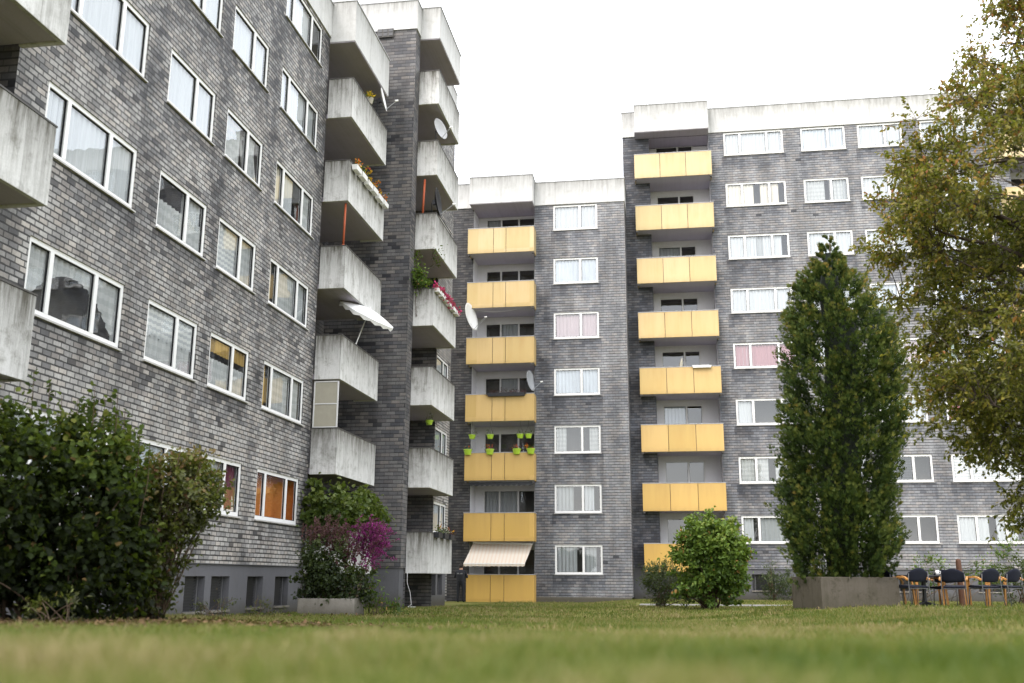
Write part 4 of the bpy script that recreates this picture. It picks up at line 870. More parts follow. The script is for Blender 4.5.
# ------------------------------------------------------------------ grass, litter, weeds
def grass():
    segs = []
    def zone(n, y0, y1, hl, hh, w, xr):
        y = y0+(y1-y0)*rng.random(n)**.75; cx = -y*.16; x = cx+(rng.random(n)-.5)*2*(y*xr+1.2); segs.append((x, y, rng.uniform(hl, hh, n), np.full(n, w)))
    zone(70000, .8, 5, .03, .06, .005, .62); zone(70000, 5, 10, .03, .06, .008, .62); zone(90000, 10, 20, .03, .07, .011, .62); zone(90000, 20, 45.5, .04, .08, .020, .58)
    x, y, h, w = [np.concatenate(a) for a in zip(*segs)]
    m0 = lump(np.stack([x, y, 0*x], -1), 1.1, 4)
    ok = (x > -10.0) & ~((x < -7.7) & (y > 30.7)) & ~((y > 36.5) & (y < 39.1) & (x > -1.3))
    e = ((x+6.6)/3.7)**2+((y-10.2)/3.3)**2+.5*(m0-.5); ok &= ~((e < 1) & (rng.random(len(x)) < .9))
    x, y, h, w = x[ok], y[ok], h[ok], w[ok]; n = len(x); p = np.stack([x, y, gz(x, y)-.01], -1)
    q2 = np.stack([x, y, 0*x], -1); m = lump(q2[:: 1]*1.0, .5, 6); m2 = lump(q2, 2.1, 8); m3 = lump(q2, 6.0, 12); h = h*(.45+1.5*m2**2+.9*m3**2)
    a = rng.random(n)*2*math.pi; S = np.stack([np.cos(a), np.sin(a), 0*a], -1)*w[:, None]*.5; B = rng.normal(0, .35, (n, 2)); ln = np.stack([B[:, 0], B[:, 1], np.ones(n)], -1)
    mid = p+ln*np.array([.45, .45, .6])*h[:, None]; tip = p+ln*np.array([1.3, 1.3, 1.0])*h[:, None]
    v = np.stack([p-S, p+S, mid+S*.8, mid-S*.8, tip], 1).reshape(-1, 3); b_ = np.arange(n)[:, None]*5
    f = np.concatenate([b_+np.array([0, 1, 2]), b_+np.array([0, 2, 3]), b_+np.array([3, 2, 4])], 1).reshape(-1, 3)
    t = np.clip(.40+1.05*(.5-m)+.8*(m2-.5)-.3*(m3-.5)+rng.normal(0, .18, n), 0, 1)
    o = poly_mesh('grass', v, f, LM['grass'], np.repeat(t, 5)); o['kind'] = 'stuff'; o['label'] = 'short green and straw coloured lawn grass'
grass()
def litter():
    n = 12000; x = -6.8+rng.normal(0, 1.6, n); y = 10.2+rng.normal(0, 1.6, n); x2 = np.concatenate([rng.uniform(-9.9, -5, 900), rng.uniform(-8, 14, 700)]); y2 = np.concatenate([rng.uniform(15, 26, 900), rng.uniform(20, 36, 700)])
    x = np.concatenate([x, x2]); y = np.concatenate([y, y2]); ok = x > -9.9; x, y = x[ok], y[ok]; n = len(x)
    p = np.stack([x, y, gz(x, y)+rng.uniform(.005, .05, n)], -1)
    o = leaves('leaf_litter', p, unit(rdir(n)*[1, 1, .3]), unit(rdir(n)*.5+[0, 0, 1]), rng.uniform(.03, .075, n), .6, rng.random(n)*.8, LM['litter'], None); o['kind'] = 'stuff'; o['label'] = 'brown fallen leaves under the left shrubs'
litter()
for i, (px, d, w_, h_, lab) in enumerate(((215, 18.5, .30, .22, 'straggly weed in the grass before the basement windows'), (262, 20, .35, .14, 'low weed near the middle basement windows'), (60, 10.8, .3, .16, 'weedy tuft at the foot of the large dark shrub'))):
    b = gpoint(px, d); shrub('weed', lab, 'plant', b, [(b[0], b[1], b[2]+h_*.8, w_, w_, h_)], 260, .06, .35, LM['hedge2'], 16, seed=40+i, r0=.004, spread=.2)

# ------------------------------------------------------------------ things on the balconies
def dish(label, pos, face, rad, mat, group='satellite dishes on the balconies', mast=.5):
    root = thing('satellite_dish', label, 'satellite dish', pos, group); f = Vector(face).normalized()
    mb = MB(); mb.lathe([(.001, 0), (rad*.5, rad*.055), (rad*.85, rad*.16), (rad, rad*.23), (rad*1.01, rad*.215), (rad*.85, rad*.14), (rad*.5, rad*.03), (.001, -.02)], (0, 0, 0), 28, f)
    mb.build('reflector', mat, root, smooth=True, org=(0, 0, 0))
    side = f.cross(Vector((0, 0, 1))).normalized(); dn = side.cross(f).normalized()*-1
    if dn.z > 0: dn = -dn
    foot = dn*rad*.95+f*rad*.2; head = f*rad*1.25+dn*rad*.35
    a = MB(); a.tube([dn*.1-f*.04, foot, head], .014, 6); a.build('feed_arm', M['grey_paint'], root, org=(0, 0, 0))
    l = MB(); l.lathe([(.001, -.06), (.03, -.06), (.034, .02), (.045, .05), (.001, .06)], head, 10, -f); l.build('feed_horn', M['white_paint'], root, smooth=True, org=(0, 0, 0))
    m = MB(); m.tube([-f*.02, -f*.14, -f*.14+Vector((0, 0, -mast))], .02, 8); m.obox(-f*.06, (side, f, f.cross(side)), .06, .05, .08); m.build('mast', M['dark_metal'], root, org=(0, 0, 0)); return root
dish('large white dish at the left end of the third yellow balcony of the middle block', (-9.22, 45.25, ZC+12.08), (.96, -.22, .2), .68, M['white_paint'])
dish('grey dish behind the fourth yellow balcony of the middle block', (-6.42, 46.0, ZC+9.05), (.95, -.25, .15), .50, M['grey_paint'])
dish('pale grey dish on a mast on the upper far concrete balcony', (-7.95, 33.0, ZC+15.98), (.92, -.36, .2), .40, M['coping_g'], mast=.8)
dish('black dish on the far concrete balcony one floor below the pale grey dish', (-7.98, 32.9, ZC+13.1), (.97, .02, .12), .52, M['black'], mast=.6)
dish('thin pale dish seen edge on behind the topmost near concrete balcony', (-9.25, 30.0, ZC+15.75), (.97, .10, .2), .40, M['white_paint'], mast=.7)

# parasol
pr = thing('parasol', 'open white parasol tilted over a concrete balcony of the long wing', 'parasol', (-9.48, 28.75, ZC+5.72)); top = Vector((.45, .75, 4.95-.05)); base = Vector((0, 0, 0))
ax = Vector((.30, .36, 1)).normalized(); hub = Vector((.42, .25, 2.42)); n = 8
ax = Vector((.5, -.16, .87)).normalized(); X_ = ax.cross(Vector((0, 1, 0))).normalized(); Y_ = ax.cross(X_)
mb = MB(); rad = .95; vs = [tuple(hub)]; ring = 3
for k in range(1, ring+1):
    for i in range(n*4):
        t = 2*math.pi*i/(n*4); rr_ = rad*k/ring; sag = .20*(k/ring)**1.6; sc = 1-.05*(k/ring)*(1-abs(math.cos(t*n/2)))
        vs.append(tuple(hub+(X_*math.cos(t)+Y_*math.sin(t))*rr_*sc-ax*sag))
m_ = n*4; fs = [(0, 1+i, 1+(i+1) % m_) for i in range(m_)]
for k in range(ring-1): fs += [(1+k*m_+i, 1+(k+1)*m_+i, 1+(k+1)*m_+(i+1) % m_, 1+k*m_+(i+1) % m_) for i in range(m_)]
o_ = len(vs)
for i in range(m_):                                          # hanging valance
    p_ = Vector(vs[1+(ring-1)*m_+i]); vs.append(tuple(p_-ax*(.10+.03*math.cos(i*math.pi))))
fs += [(1+(ring-1)*m_+i, o_+i, o_+(i+1) % m_, 1+(ring-1)*m_+(i+1) % m_) for i in range(m_)]
mb.add(vs, fs); mb.build('canopy', M['canvas'], pr, org=(0, 0, 0))
mb = MB(); mb.tube([(0, 0, .0), (.06, .05, 1.2), tuple(hub+ax*.06)], [.022, .02, .018], 8); mb.build('pole', M['white_paint'], pr, smooth=True, org=(0, 0, 0))
mb = MB()
for i in range(n):
    t = 2*math.pi*i/n; mb.tube([hub-ax*.03, hub+(X_*math.cos(t)+Y_*math.sin(t))*rad*.97-ax*.21], .007, 4)
mb.build('rib', M['steel'], pr, org=(0, 0, 0))
# privacy screen, red posts
sc = world_thing('privacy_screen', 'beige screen in a pale frame closing the end of a concrete balcony', 'screen', (-9.7, 27.1, ZC+4.1)); mb = MB(); z0, z1 = ZC+4.13, ZC+5.48
mb.box(-10.02, -9.32, 27.1, 27.12, z0, z1); mb.build('panel', M['screen'], sc); mb = MB()
for x in (-10.04, -9.34): mb.box(x, x+.035, 27.085, 27.125, z0, z1)
for z in (z0, (z0+z1)/2, z1-.03): mb.box(-10.0, -9.345, 27.083, 27.123, z, z+.03)
mb.build('frame', M['frame_g'], sc)
mb = MB(); mb.tube([(-9.42, 27.25, ZC+9.63), (-9.40, 27.25, ZC+10.97)], .035, 8); mb.lathe([(.05, 0), (.05, .03), (.036, .05)], (-9.42, 27.25, ZC+9.62), 10)
tag(mb.build('clamp_post', M['rust'], None, smooth=True, org=(-9.42, 27.25, ZC+9.62)), 'red brown post clamped between two near concrete balconies', 'post', 'red brown balcony posts')
mb = MB(); mb.tube([(-8.3, 32.3, ZC+12.4), (-8.25, 32.3, ZC+13.75)], .04, 8); mb.lathe([(.055, 0), (.055, .03), (.04, .05)], (-8.3, 32.3, ZC+12.39), 10)
tag(mb.build('clamp_post', M['rust'], None, smooth=True, org=(-8.3, 32.3, ZC+12.39)), 'red brown post behind the black dish on the far balcony', 'post', 'red brown balcony posts')
# flower boxes
def flower_box(label, c, length, axis, mat, leaf, petal, nf, nl, group, hgt=.16, spread=.14, hang=0.0, fl=.075):
    root = thing('flower_box', label, 'flower box', c, group); ax_ = Vector((0, 1, 0)) if axis == 'y' else Vector((1, 0, 0)); cr = Vector((1, 0, 0)) if axis == 'y' else Vector((0, 1, 0))
    mb = MB(); w = .085; lo = length/2
    def ringp(z, s): return [ax_*(lo*s)*i+cr*(w*s)*j+Vector((0, 0, z)) for i, j in ((-1, -1), (1, -1), (1, 1), (-1, 1))]
    v = ringp(0, .9)+ringp(hgt, 1)+ringp(hgt, .9)+ringp(hgt-.03, .88); mb.add(v, [(0, 3, 2, 1)]+[(k*4+i, k*4+(i+1) % 4, k*4+4+(i+1) % 4, k*4+4+i) for k in range(3) for i in range(4)]+[(12, 13, 14, 15)])
    mb.build('trough', mat, root, org=(0, 0, 0), bevel=.006)
    n = nl; p = np.array([tuple(ax_*random.uniform(-lo, lo)+cr*random.gauss(0, .07)+Vector((0, 0, hgt+abs(random.gauss(0, spread))-.02-hang*random.random()))) for _ in range(n)])
    leaves('foliage', p, unit(rdir(n)+[0, 0, .3]), unit(rdir(n)+[0, 0, .6]), rng.uniform(.05, .1, n), .5, rng.uniform(.2, .9, n), leaf, root)
    if nf:
        k_ = max(3, nf//8); cs = [(random.uniform(-lo, lo), random.gauss(0, .06), hgt+.05+abs(random.gauss(0, spread))) for _ in range(k_)]; tv = [random.random() for _ in cs]; P_, T_ = [], []
        for _ in range(nf):
            j = random.randrange(k_); c_ = cs[j]; P_.append(tuple(ax_*(c_[0]+random.gauss(0, .03))+cr*(c_[1]+random.gauss(0, .03))+Vector((0, 0, c_[2]+random.gauss(0, .03)-hang*random.random())))); T_.append(min(1, max(0, tv[j]+random.gauss(0, .05))))
        leaves('blossom', np.array(P_), rdir(nf), rdir(nf), rng.uniform(.7, 1.2, nf)*fl, .9, np.array(T_), petal, root)
    return root
for k in range(6):
    flower_box('white flower box hung outside the near concrete balcony, %s' % ['nearest of six in a row', 'second nearest of six', 'third nearest of six', 'third farthest of six', 'second farthest of six', 'farthest of six at the tower'][k], (-9.14, 27.4+.60*k, ZC+12.03+.02*(k % 2)), .50, 'y', M['white_paint'], LM['vine'], LM['petal_m'], 34, 34, 'white flower boxes on the concrete balcony', spread=.10)
for k in range(6):
    flower_box('pink flowering box on the far concrete balcony, %s' % ['nearest of six', 'second of six from the near end', 'third of six from the near end', 'fourth of six from the near end', 'fifth of six from the near end', 'farthest of six'][k], (-7.70, 32.4+.60*k, ZC+9.55), .48, 'y', M['white_paint'], LM['vine'], LM['petal_p'], 90, 16, 'pink flower boxes on the far concrete balcony', hgt=.13, spread=.07, hang=.16, fl=.10)
for k in range(3):
    flower_box('dark flower box on the lowest far concrete balcony, %s' % ['nearest of three', 'middle of three', 'farthest of three'][k], (-7.68, 33.15+.95*k, ZC+1.27), .62, 'y', M['dark_metal'], [LM['vine'], LM['grey'], LM['purple']][k], LM['petal_m'], 10, 60, 'dark flower boxes on the lowest far balcony', hgt=.18, spread=.12)
flower_box('long dark flower box with purple trailing plants on the fourth yellow balcony', (-7.42, YC-.86, ZC+8.25), 1.9, 'x', M['dark_metal'], LM['purple'], LM['petal_p'], 0, 320, 'flower boxes on yellow balconies', hgt=.17, spread=.10, hang=.1)
flower_box('thin white box on the rail of the fifth yellow balcony of the tall block', (1.70, YR-.86, ZC+9.72), .92, 'x', M['white_paint'], LM['grey'], LM['petal_m'], 0, 6, 'flower boxes on yellow balconies', hgt=.12, spread=.02)
shrub('balcony_plant', 'upright green plant in the corner of the far concrete balcony with pink flowers', 'plant', (-8.4, 32.16, ZC+9.62-.95), [(-8.40, 32.12, ZC+9.95, .20, .16, .42), (-8.42, 32.1, ZC+10.4, .15, .12, .42)], 900, .11, .6, LM['maple'], 8, seed=51, r0=.008, spread=.05)
shrub('trailing_plant', 'sparse green tendrils hanging under a far concrete balcony', 'plant', (-7.95, 32.8, ZC+10.9), [(-7.85, 32.5, ZC+11.06, .1, .5, .14), (-7.85, 33.6, ZC+11.0, .1, .5, .12)], 90, .10, .5, LM['vine'], 6, seed=52, r0=.004)
def bush_pot(name, label, c, r, h, mat, leaf, petal, n, nf, group, hook=False):
    root = thing(name, label, 'flower pot', c, group); mb = MB(); mb.lathe([(.001, 0), (r*.7, 0), (r, h*.85), (r*1.08, h*.86), (r*1.08, h), (r*.95, h), (r*.9, h*.9), (.001, h*.9)], (0, 0, 0), 18); mb.build('pot', mat, root, smooth=False, org=(0, 0, 0))
    if n:
        p = rng.normal(0, 1, (n, 3))*np.array([r*.7, r*.6, .07])+[0, 0, h+.06]; leaves('foliage', p, rdir(n), unit(rdir(n)+[0, 0, .5]), rng.uniform(.05, .1, n), .5, rng.uniform(.2, .9, n), leaf, root)
    if nf:
        p = rng.normal(0, 1, (nf, 3))*np.array([r*.5, r*.5, .05])+[0, 0, h+.12]; leaves('blossom', p, rdir(nf), rdir(nf), rng.uniform(.05, .08, nf), .9, rng.uniform(0, .3, nf), petal, root)
    if hook: m = MB(); m.tube([(r, 0, h), (0, 0, h+.42), (-r, 0, h)], .006, 4); m.tube([(0, 0, h+.42), (0, 0, h+.72)], .006, 4); m.build('hanger', M['dark_metal'], root, org=(0, 0, 0))
    return root
for x, lab, nl in ((-9.22, 'lime planter on the rail of the fifth yellow balcony, leftmost of four', 20), (-8.18, 'lime planter on the rail with pinkish plant, second from left', 50), (-6.92, 'lime planter on the rail with pinkish plant, third from left', 50), (-6.26, 'lime planter on the rail at the right end of the fifth yellow balcony', 14)):
    bush_pot('rail_planter', lab, (x, YC-.84, ZC+5.52), .19, .26, M['lime'], LM['vine'] if nl < 40 else LM['heath'], LM['petal_m'], nl, 12 if nl > 40 else 6, 'lime planters on the yellow balcony rail')
for x, lab, hk in ((-9.08, 'lime hanging pot under the balcony ceiling, leftmost of four', 1), (-8.22, 'lime hanging pot under the balcony ceiling, second from left', 1), (-6.80, 'lime hanging pot under the balcony ceiling, second from right', 1), (-6.41, 'lime hanging pot under the balcony ceiling, rightmost of four', 1)):
    bush_pot('hanging_pot', lab, (x, YC-.55, ZC+6.30), .16, .20, M['lime'], LM['vine'], LM['petal_m'], 22, 0, 'lime pots hanging over the yellow balcony', True)
bush_pot('flower_pot', 'pot of yellow flowers on the topmost near concrete balcony', (-9.32, 28.9, ZC+15.05), .13, .2, M['screen'], LM['maple'], leafmat('yellow petal', [(0, (.75, .5, .02)), (1, (.8, .6, .05))]), 30, 60, None)
bush_pot('flower_pot', 'pot with red blossom at the right end behind the lime planters', (-6.55, YC-.3, ZC+5.55), .12, .3, M['dark_metal'], LM['vine'], LM['petal_m'], 20, 30, None)
bush_pot('hanging_pot', 'lime pot hanging in the far concrete balcony beside a window', (-8.2, 33.6, ZC+5.15), .13, .16, M['lime'], LM['vine'], LM['petal_m'], 30, 0, None, True)
mb = MB(); mb.tube([(.62, YR-.55, ZC+9.0), (.70, YR-.55, ZC+9.7)], .025, 6); mb.lathe([(.03, 0), (.10, .12), (.07, .42), (.02, .6), (.001, .62)], (.70, YR-.55, ZC+9.68), 10, (.15, 0, 1))
tag(mb.build('folded_parasol', M['screen'], None, org=(.62, YR-.55, ZC+9.0)), 'folded parasol standing on the fifth yellow balcony of the tall block', 'parasol')
# awning of the ground floor flat
aw = world_thing('awning', 'striped beige awning rolled out over the ground floor yellow balcony', 'awning', (-7.7, YC, ZC+1.4)); mb = MB(); n = 30
A0, A1, B0, B1 = Vector((-9.05, YC-.15, ZC+1.52)), Vector((-6.28, YC-.15, ZC+1.46)), Vector((-9.24, YC-1.35, ZC+.60)), Vector((-6.46, YC-1.35, ZC+.60))
vs = []
for i in range(n+1):
    t = i/n; a, b = A0.lerp(A1, t), B0.lerp(B1, t); vs += [tuple(a), tuple(a.lerp(b, .5)-Vector((0, 0, .03))), tuple(b), tuple(b-Vector((0, .01, .10+.045*abs(math.sin(t*math.pi*13)))))]
mb.add(vs, [(4*i+k, 4*i+k+1, 4*i+k+5, 4*i+k+4) for i in range(n) for k in range(3)]); mb.build('cloth', M['awning'], aw)
mb = MB(); mb.tube([A0+Vector((0, .03, .02)), A1+Vector((0, .03, .02))], .06, 8); mb.build('roller', M['white_paint'], aw); mb = MB(); mb.tube([B0+Vector((0, .02, -.02)), B1+Vector((0, .02, -.02))], .028, 8); mb.build('front_bar', M['white_paint'], aw)
for x in (-8.7, -6.7): m = MB(); m.tube([(x, YC-.1, ZC+1.30), (x+.2, YC-.8, ZC+.72), (x-.1, YC-1.30, ZC+.56)], .02, 6); m.build('folding_arm', M['coping_g'], aw)
mb = MB(); n = 40; z = ZC+4.30; vs = []
for i in range(n+1): x = -9.2+3.0*i/n; vs += [(x, YC-.62, z), (x, YC-.63, z-.13-.05*abs(math.sin(i/n*math.pi*12)))]
vs = [(v[0], v[1], v[2]-.02) for v in vs]; mb.add(vs, [(2*i, 2*i+1, 2*i+3, 2*i+2) for i in range(n)]); aw2 = world_thing('awning', 'dark scalloped awning rolled in under the fifth yellow balcony', 'awning', (-7.7, YC-.6, z)); mb.build('valance', M['dark_metal'], aw2); m = MB(); m.tube([(-9.2, YC-.55, z-.03), (-6.2, YC-.55, z-.03)], .05, 8); m.build('roller', M['coping_g'], aw2)
# washing line and loose cable
mb = MB(); mb.tube([(-9.15+2.9*u, YC-.45, ZC+12.62-.22*math.sin(u*math.pi)+.16*u) for u in np.linspace(0, 1, 12)], .008, 4)
tag(mb.build('washing_line', M['frame_g'], None, org=(-7.7, YC-.45, ZC+12.5)), 'thin sagging line strung across the third yellow balcony', 'line')
mb = MB(); mb.tube([(-8.44, 32.1, ZC+.12), (-8.42, 32.05, ZC-.2), (-8.30, 32.0, ZC-.5), (-8.24, 31.95, ZC-.86), (-8.3, 31.75, ZC-.93), (-8.05, 31.75, ZC-.93)], .008, 6)
tag(mb.build('loose_cable', M['frame_g'], None, smooth=True, org=(-8.3, 31.8, ZC-.9)), 'pale loose cable hanging below the lowest far concrete balcony', 'cable')

# ------------------------------------------------------------------ garden chairs, table, post
def chair_parts():
    seat = MB(); v = []; f = []
    for j, (y, z) in enumerate(((-.25, .44), (-.27, .465), (-.2, .49), (0, .475), (.18, .465), (.22, .45), (.2, .425), (-.22, .425))):
        for i in range(9): x = -.23+.46*i/8; v.append((x*(1-.04*abs(j-3)/4), y, z))
    for j in range(8):
        for i in range(8): f.append((j*9+i, j*9+i+1, ((j+1) % 8)*9+i+1, ((j+1) % 8)*9+i))
    seat.add(v, f); seat.add([v[j*9] for j in range(8)], [tuple(range(8))]); seat.add([v[j*9+8] for j in range(8)], [tuple(range(8))[::-1]])
    back = MB(); v = []; f = []; nu, nv = 14, 8
    for s in (0, 1):
        for j in range(nv+1):
            for i in range(nu+1):
                a = -1+2*i/nu; b = j/nv; top = .86-.11*a*a; bot = .55+.02*a*a; x = a*.265*(1-.10*abs(b-.5)); y = .20+.09*b-.07*a*a+(-.018 if s == 0 else .018)*(1-max(abs(a), abs(2*b-1))**6*.9); v.append((x, y, bot+(top-bot)*b))
    m = (nu+1)*(nv+1)
    for j in range(nv):
        for i in range(nu):
            k = j*(nu+1)+i; f.append((k, k+1, k+nu+2, k+nu+1)); f.append((m+k+nu+1, m+k+nu+2, m+k+1, m+k))
    edge_ = [i for i in range(nu+1)]+[j*(nu+1)+nu for j in range(1, nv+1)]+[nv*(nu+1)+i for i in range(nu-1, -1, -1)]+[j*(nu+1) for j in range(nv-1, 0, -1)]
    f += [(edge_[k], m+edge_[k], m+edge_[(k+1) % len(edge_)], edge_[(k+1) % len(edge_)]) for k in range(len(edge_))]; back.add(v, f)
    def bar(pts, w, t, sx):               # flat bent wood
        mb = MB(); P_ = [Vector(p) for p in pts]; v = []; f = []
        for k, p in enumerate(P_):
            d = (P_[min(k+1, len(P_)-1)]-P_[max(k-1, 0)]).normalized(); s = Vector((1, 0, 0)); n_ = d.cross(s).normalized(); v += [p+s*w+n_*t, p-s*w+n_*t, p-s*w-n_*t, p+s*w-n_*t]
        for k in range(len(P_)-1): f += [(4*k+i, 4*k+(i+1) % 4, 4*k+4+(i+1) % 4, 4*k+4+i) for i in range(4)]
        f += [(3, 2, 1, 0), tuple(len(v)-4+i for i in range(4))]; mb.add(v, f); return mb
    parts = [('seat', seat, 'navy'), ('backrest', back, 'navy')]
    for s in (-1, 1):
        x = s*.275; pts = [(x, .23, .60), (x, .15, .645), (x, .02, .67), (x, -.12, .665), (x, -.20, .635), (x, -.245, .57), (x, -.26, .42), (x, -.275, .2), (x, -.29, 0)]; parts.append(('arm', bar(pts, .028, .018, s), 'wood'))
        l = MB(); l.tube([(x*.9, .24, .86-.12), (x*.92, .22, .55), (x*.94, .24, .3), (x*.98, .30, 0)], .011, 6); parts.append(('leg', l, 'steel'))
        l = MB(); l.tube([(x*.9, -.20, .44), (x*.92, -.22, .2), (x*.93, -.24, 0)], .011, 6); parts.append(('leg', l, 'steel'))
    r_ = MB(); r_.tube([(-.25, -.20, .41), (.25, -.20, .41)], .01, 6); r_.tube([(-.25, .2, .41), (.25, .2, .41)], .01, 6); parts.append(('seat_frame', r_, 'steel')); return parts
CH = None
def chair(px, d, rot, label):
    global CH
    c = gpoint(px, d); c = (c[0], c[1], c[2]-.0); root = thing('garden_chair', label, 'chair', c, 'navy armchairs with bentwood arms on the lawn', rot)
    if CH is None:
        CH = [(nm, mb.build(nm, M[mt], root, smooth=nm in ('seat', 'leg', 'backrest'), org=(0, 0, 0))) for nm, mb, mt in chair_parts()]
    else:
        for nm, o in CH: k = o.copy(); col.objects.link(k); k.parent = root
chair(914, 22.6, R(202), 'navy chair with its back to the lawn, left of the table')
chair(898, 23.2, R(100), 'navy chair seen from the side, next to the concrete planter')
chair(935, 23.8, R(75), 'navy chair with bentwood arms between the table and the brown post')
chair(956, 22.8, R(160), 'navy chair with its back to the lawn, in front of the brown post')
chair(949, 24.0, R(150), 'navy chair half hidden behind the one by the brown post')
chair(986, 22.6, R(205), 'navy chair with a broad rounded back, right of the brown post')
chair(1008, 23.0, R(215), 'navy chair at the right end of the row by the hedge')
c = gpoint(925, 23.4); tb = thing('garden_table', 'round dark table between the navy chairs, left of the post', 'table', c); mb = MB(); mb.lathe([(.001, .69), (.56, .69), (.58, .70), (.58, .72), (.56, .73), (.001, .73)], (0, 0, 0), 28); mb.build('tabletop', M['black'], tb, org=(0, 0, 0)); mb = MB(); mb.lathe([(.05, .03), (.045, .4), (.06, .69)], (0, 0, 0), 12); mb.build('column', M['dark_metal'], tb, smooth=True, org=(0, 0, 0))
mb = MB()
for k in range(4): a = k*math.pi/2+.4; mb.tube([(.04*math.cos(a), .04*math.sin(a), .1), (.42*math.cos(a), .42*math.sin(a), .02)], [.03, .02], 6)
mb.build('foot', M['dark_metal'], tb, org=(0, 0, 0))
cp = thing('mug', 'small white cup on the dark garden table', 'cup', (c[0]+.28, c[1]-.2, c[2]+.731)); mb = MB(); mb.lathe([(.001, 0), (.04, 0), (.045, .11), (.041, .11), (.036, .01), (.001, .01)], (0, 0, 0), 14); mb.build('body', M['frame'], cp, smooth=True, org=(0, 0, 0)); mb = MB(); mb.tube([(.042, 0, .09), (.075, 0, .08), (.075, 0, .04), (.042, 0, .025)], .007, 5); mb.build('handle', M['frame'], cp, org=(0, 0, 0))
c = gpoint(962, 23.6); mb = MB(); mb.lathe([(.066, -.1), (.063, .3), (.066, .7), (.062, 1.05), (.052, 1.09), (.03, 1.105), (.001, 1.11)], c, 14)
tag(mb.build('wooden_post', M['log'], None, smooth=True, org=c), 'thick brown wooden post standing among the navy chairs', 'post')

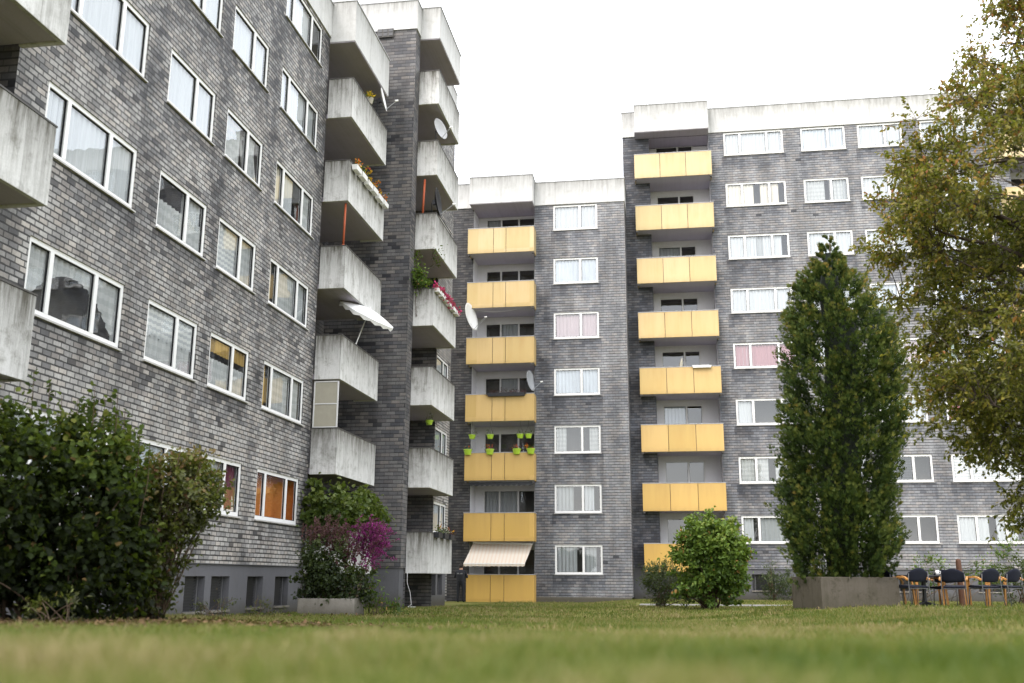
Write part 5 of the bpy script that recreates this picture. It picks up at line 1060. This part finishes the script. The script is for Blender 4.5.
# ------------------------------------------------------------------ person by the middle block
def person():
    c = gpoint(460.5, 43.6); root = thing('person', 'person in dark clothes and vest, seen from behind beside the ground floor yellow balcony', 'person', c, None, R(-8)); root.scale = (1.06, 1.0, .93)
    def skin(name, verts, edges, rad, mat, sub_=2):
        me = bpy.data.meshes.new(name); me.from_pydata(verts, edges, []); o = bpy.data.objects.new(name, me); col.objects.link(o); o.modifiers.new('skin', 'SKIN')
        for k, r in enumerate(rad): me.skin_vertices[0].data[k].radius = (r[0], r[1]) if isinstance(r, tuple) else (r, r)
        me.skin_vertices[0].data[0].use_root = True
        s = o.modifiers.new('sub', 'SUBSURF'); s.levels = sub_; s.render_levels = sub_
        dg = bpy.context.evaluated_depsgraph_get(); m2 = bpy.data.meshes.new_from_object(o.evaluated_get(dg)); bpy.data.objects.remove(o); return m2
    # faces +Y (away from the camera), hands raised in front of the chest
    V = [(0, 0, .92), (0, -.01, 1.10), (0, -.015, 1.30), (0, 0, 1.44), (0, .01, 1.52), (0, .03, 1.60), (0, .035, 1.69), (0, .02, 1.75),
         (.10, 0, .88), (.115, .02, .48), (.12, -.02, .08), (.125, .12, .04), (-.10, 0, .88), (-.115, .0, .48), (-.12, -.03, .08), (-.125, .10, .04),
         (.19, 0, 1.42), (.27, .0, 1.14), (.22, .20, 1.22), (.17, .27, 1.28), (-.19, 0, 1.42), (-.27, .0, 1.14), (-.22, .2, 1.2), (-.17, .27, 1.26)]
    E_ = [(0, 1), (1, 2), (2, 3), (3, 4), (4, 5), (5, 6), (6, 7), (0, 8), (8, 9), (9, 10), (10, 11), (0, 12), (12, 13), (13, 14), (14, 15), (3, 16), (16, 17), (17, 18), (18, 19), (3, 20), (20, 21), (21, 22), (22, 23)]
    Rr = [(.16, .11), (.14, .10), (.17, .115), (.12, .08), .055, (.075, .085), (.085, .10), (.055, .07), .095, .065, .045, (.045, .035), .095, .065, .045, (.045, .035), .065, .048, .038, (.035, .02), .065, .048, .038, (.035, .02)]
    me = skin('body', V, E_, Rr, None); sk = plain('skin', (.42, .24, .17), .6, .08); cl = plain('dark trousers', (.012, .013, .017), .8, .2)
    me.materials.clear(); me.materials.append(sk); me.materials.append(cl)
    for p in me.polygons: z = p.center[2]; p.material_index = 0 if (z > 1.5 or (p.center[1] > .23 and z > 1.1)) else 1; p.use_smooth = True
    o = bpy.data.objects.new('body', me); col.objects.link(o); o.parent = root
    for sgn in (-1, 1):                         # fingers curled in front
        for k in range(4):
            m = MB(); x0 = sgn*(.17-.0); m.tube([(x0+sgn*(.012-.02*k*.9)*-1, .28, 1.29-.0), (x0-sgn*(.02+.018*k), .325, 1.30+.01*k), (x0-sgn*(.03+.018*k), .335, 1.275)], [.010, .009, .007], 6); m.build('finger', sk, root, smooth=True, org=(0, 0, 0))
    h = MB(); h.lathe([(.001, .115), (.05, .105), (.085, .06), (.10, .0), (.098, -.06), (.085, -.09)], (0, .02, 1.685), 18); ho = h.build('hair', plain('dark hair', (.018, .013, .010), .7, .3, 40), root, smooth=True, org=(0, 0, 0)); ho.scale = (.92, 1, 1)
    v = MB(); v.lathe([(.165, .0), (.185, .1), (.19, .25), (.205, .38), (.19, .46), (.12, .53)], (0, -.005, .98), 20); vo = v.build('vest', plain('dark vest', (.02, .021, .026), .8, .2), root, smooth=True, org=(0, 0, 0)); vo.scale = (1.02, .74, 1)
    b = MB(); b.box(-.12, .12, -.150, -.146, 1.30, 1.36); b.build('back_patch', plain('faint reflective patch', (.16, .165, .17), .4, .1), root, org=(0, 0, 0))
    for x in (-.085, .085):
        e = MB(); e.lathe([(.001, -.02), (.022, 0), (.001, .02)], (x*1.02, .03, 1.655), 8, (1, 0, 0)); e.build('ear', sk, root, smooth=True, org=(0, 0, 0))
    n_ = MB(); n_.tube([(0, .125, 1.67), (0, .15, 1.635), (0, .125, 1.625)], [.008, .013, .008], 6); n_.build('nose', sk, root, smooth=True, org=(0, 0, 0))
    for x in (-.033, .033): e = MB(); e.lathe([(.001, -.01), (.012, 0), (.001, .01)], (x, .118, 1.675), 8, (0, 1, 0)); e.build('eye', M['black'], root, smooth=True, org=(0, 0, 0))
    mo = MB(); mo.tube([(-.025, .118, 1.595), (0, .124, 1.594), (.025, .118, 1.595)], .006, 5); mo.build('mouth', plain('lips', (.30, .10, .09), .5, .05), root, org=(0, 0, 0))
person()
# ------------------------------------------------------------------ light
w_ = bpy.data.worlds.new('World'); scn.world = w_; w_.use_nodes = True
nt = w_.node_tree; nt.nodes.clear()
sky = nt.nodes.new('ShaderNodeTexSky'); sky.sky_type = 'NISHITA'; sky.sun_disc = False
SUN_EL, SUN_AZ = 48, 205                                    # degrees, azimuth clockwise from +Y
sky.sun_elevation = R(SUN_EL); sky.sun_rotation = R(SUN_AZ); sky.dust_density = 4.0; sky.air_density = 1.0
bg1 = nt.nodes.new('ShaderNodeBackground'); nt.links.new(sky.outputs[0], bg1.inputs[0]); bg1.inputs[1].default_value = 0.12
bg2 = nt.nodes.new('ShaderNodeBackground'); bg2.inputs[0].default_value = (0.985, 0.99, 1.0, 1); bg2.inputs[1].default_value = 2.6
ad = nt.nodes.new('ShaderNodeAddShader'); nt.links.new(bg1.outputs[0], ad.inputs[0]); nt.links.new(bg2.outputs[0], ad.inputs[1])
wo = nt.nodes.new('ShaderNodeOutputWorld'); nt.links.new(ad.outputs[0], wo.inputs[0])
sl_ = bpy.data.lights.new('sun', 'SUN'); so = bpy.data.objects.new('sun', sl_); col.objects.link(so)
sl_.energy = 1.8; sl_.angle = R(25); sl_.color = (1.0, 0.97, 0.93)
az, el = R(SUN_AZ), R(SUN_EL)
so.rotation_euler = Vector((math.sin(az)*math.cos(el), math.cos(az)*math.cos(el), math.sin(el))).to_track_quat('Z', 'Y').to_euler()
so.location = (0, -5, 30)
scn.view_settings.view_transform = 'Standard'; scn.view_settings.look = 'None'; scn.view_settings.exposure = 0; scn.view_settings.gamma = 1
scn.cycles.max_bounces = 8; scn.cycles.transparent_max_bounces = 16; scn.cycles.use_denoising = True
scn.cycles.caustics_reflective = False; scn.cycles.caustics_refractive = False; scn.cycles.sample_clamp_indirect = 6
clean()
